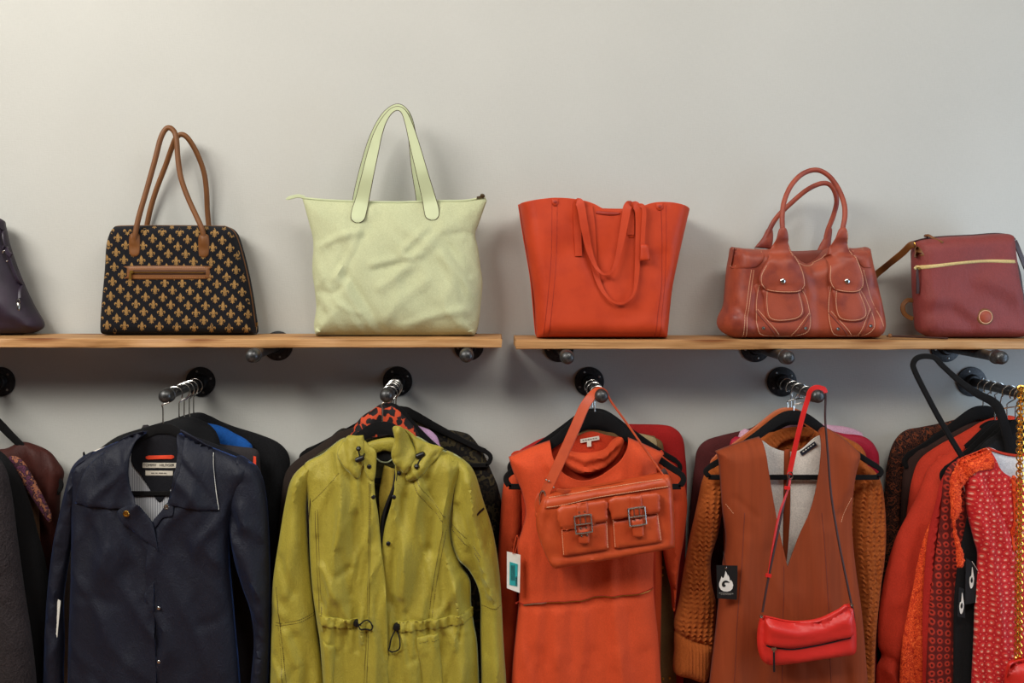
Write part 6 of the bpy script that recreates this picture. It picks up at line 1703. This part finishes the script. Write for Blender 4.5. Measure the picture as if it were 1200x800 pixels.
lumps = lambda Q: 0.0016 * np.sin(Q[:, 0] * 700 + 3 * np.sin(Q[:, 1] * 260)) * np.sin(Q[:, 1] * 640 + 3 * np.sin(Q[:, 0] * 210))
cloth(th, 'shoulder_lace', frilly([(1121, 540), (1138, 532), (1156, 525), (1162, 540), (1158, 548), (1144, 550), (1136, 556), (1126, 566), (1122, 556)], 0.7), lambda Q: sF.h(Q) + 0.002, M['orange_lace'], dref=0.275, T=0.004, R=3, res=2.6, smooth=1, fn=lumps, label='orange lace shoulder')
cloth(th, 'lace_fringe', frilly([(1122, 545), (1134, 550), (1136, 558), (1127, 572), (1126, 598), (1119, 614), (1124, 634), (1129, 648), (1129, 662), (1122, 664), (1120, 645), (1117, 620), (1113.5, 592), (1113, 564), (1117, 552)], 1.0), 0.272, M['orange_lace'], T=0.008, R=4, back=0.004, res=2.4, smooth=1, fn=lumps, label='orange lace sleeve fringe')
cloth(th, 'lace_fringe', frilly([(1184, 560), (1190, 561), (1191, 590), (1190, 620), (1189, 642), (1185, 640), (1187, 600)], 0.6), lambda Q: sF.h(Q) + 0.002, M['orange_lace'], dref=0.285, T=0.004, R=2, res=2.4, smooth=1, fn=lumps, label='orange lace strip down the front')
m = MB()
for k in range(7):
    x, y = 1125 + k * 4.9, 540.5 - k * 2.1
    c = sF.on(x, y, 0.008, 0.262)
    m.tube([c + Vector((0.0042 * math.cos(a), 0, 0.0042 * math.sin(a))) for a in np.linspace(0, 2 * math.pi, 12, endpoint=False)], 0.0013, 6, closed=True)
m.put(th, 'ring_braid', M['orange_lace'])

for d_, hx, lab in ((0.07, 1152, 'black hanger crown rising above the brown chiffon blouse'), (0.1, 1166, 'black hanger inside the scarlet blouse'), (0.132, 1172, 'black hanger inside the long scarlet dress'), (0.186, 1180, 'black hanger inside the orange lace dress'), (0.22, 1190, 'black hanger inside the ring trimmed dress'), (0.239, 1196, 'black hanger inside the black dress')):
    hanger(lab, 5, d_, (hx, 483 if d_ < 0.1 else 500), 92 if d_ < 0.1 else 76, 52, w=0.015, pad=1.5)

# black hanger swung up with nothing on it
th = Thing('clothes_hanger', 'empty black hanger tilted with one end sticking up under the plum bag', 'hanger', pt(1174, 485, 0.268), 'clothes hangers on the pipe rails')
ctl = [(1174, 488, .268), (1165, 472, .27), (1145, 461, .272), (1124, 446, .273), (1104, 428, .274), (1094, 418.5, .274), (1078, 418, .274), (1070.5, 425, .274), (1073, 437, .274), (1094, 478, .272), (1111, 508, .27), (1128, 536, .268), (1148, 568, .252), (1166, 582, .246), (1180, 575, .244), (1184, 550, .244), (1182, 518, .25)]
C = catmull([tuple(pt(*p)) for p in ctl], 6, True)
tops = [(1.0 if pt_[2] > 0 else 1.0, 1) for pt_ in C]
scl = []
for i in range(len(C)):
    k = i / 6
    scl.append((1.0 + 0.8 * max(0, 1 - abs(min(k, len(ctl) - k) - 0.5) / 3.0), 1))
MB().sweep([Vector(c) for c in C], strap_prof(0.0125, 0.0075), closed=True, scale=scl).put(th, 'body', M['velvet'])
rx, rz = RAIL[5]
MB().tube(hook_path(rx, rz, pt(1174, 486, .268).z, 0.262, 1, 0, pt(1176, 486, .268).x), 0.0017, 8).put(th, 'hook', M['steel'])

# gold chain bag at the frame's edge
th = Thing('chain_bag', 'red bag on a long gold chain at the end of the last rail', 'bag', pt(1215, 830, 0.315))
o, sf = cloth(th, 'body', [(1180, 782), (1188, 773), (1215, 771), (1245, 773), (1256, 790), (1258, 850), (1250, HEM), (1190, HEM), (1182, 850), (1178, 805)], 0.318, M['red_bag'], T=0.027, R=12, back=0.018, res=5, wr=[(0.0015, 50, 30, 121)])
cloth(th, 'flap', [(1182, 782), (1190, 775), (1215, 772), (1245, 775), (1253, 790), (1240, 815), (1215, 822), (1192, 812)], sf, M['red_bag'], T=0.006, R=5, res=5)
x0, z0 = pt(1195.5, 460, .305).x, 0
m = MB()
top = Vector((rx, -0.268, rz + 0.0225))
A, B = pt(1193, 772, .325), pt(1196, 470, .312)
path = [tuple(A), tuple(A.lerp(B, 0.5)), tuple(B), tuple(pt(1198, 457, .30)), tuple(top + Vector((-0.012, -0.004, -0.006))), tuple(top), tuple(top + Vector((0.017, 0, -0.012))), tuple(pt(1224, 500, .30)), tuple(pt(1232, 640, .31)), tuple(pt(1238, 774, .325))]
C = resample(np.array(catmull(path, 12)), 0.0005, False)
L = np.concatenate([[0], np.cumsum(np.linalg.norm(np.diff(C, axis=0), axis=1))])
pitch = 0.0088
for k in range(int(L[-1] / pitch)):
    s_ = (k + 0.5) * pitch
    p = Vector([np.interp(s_, L, C[:, q]) for q in range(3)])
    p2 = Vector([np.interp(s_ + 0.001, L, C[:, q]) for q in range(3)])
    t = (p2 - p).normalized()
    u = t.cross(Vector((0, 1, 0))).normalized()
    v = u.cross(t)
    a_ = 0.75 if k % 2 else -0.75
    w_ = u * math.cos(a_) + v * math.sin(a_)
    m.tube([p + t * (0.0074 * math.cos(a)) + w_ * (0.0072 * math.sin(a)) for a in np.linspace(0, 2 * math.pi, 10, endpoint=False)], 0.0019, 5, ref=tuple(t.cross(w_)), closed=True)
m.put(th, 'chain', M['gold'], label='gold curb chain')
stud(th, 'chain_ring', pt(1193, 772, .327), 0.009, M['gold'], h=0.004, hole=True, label='gold ring')
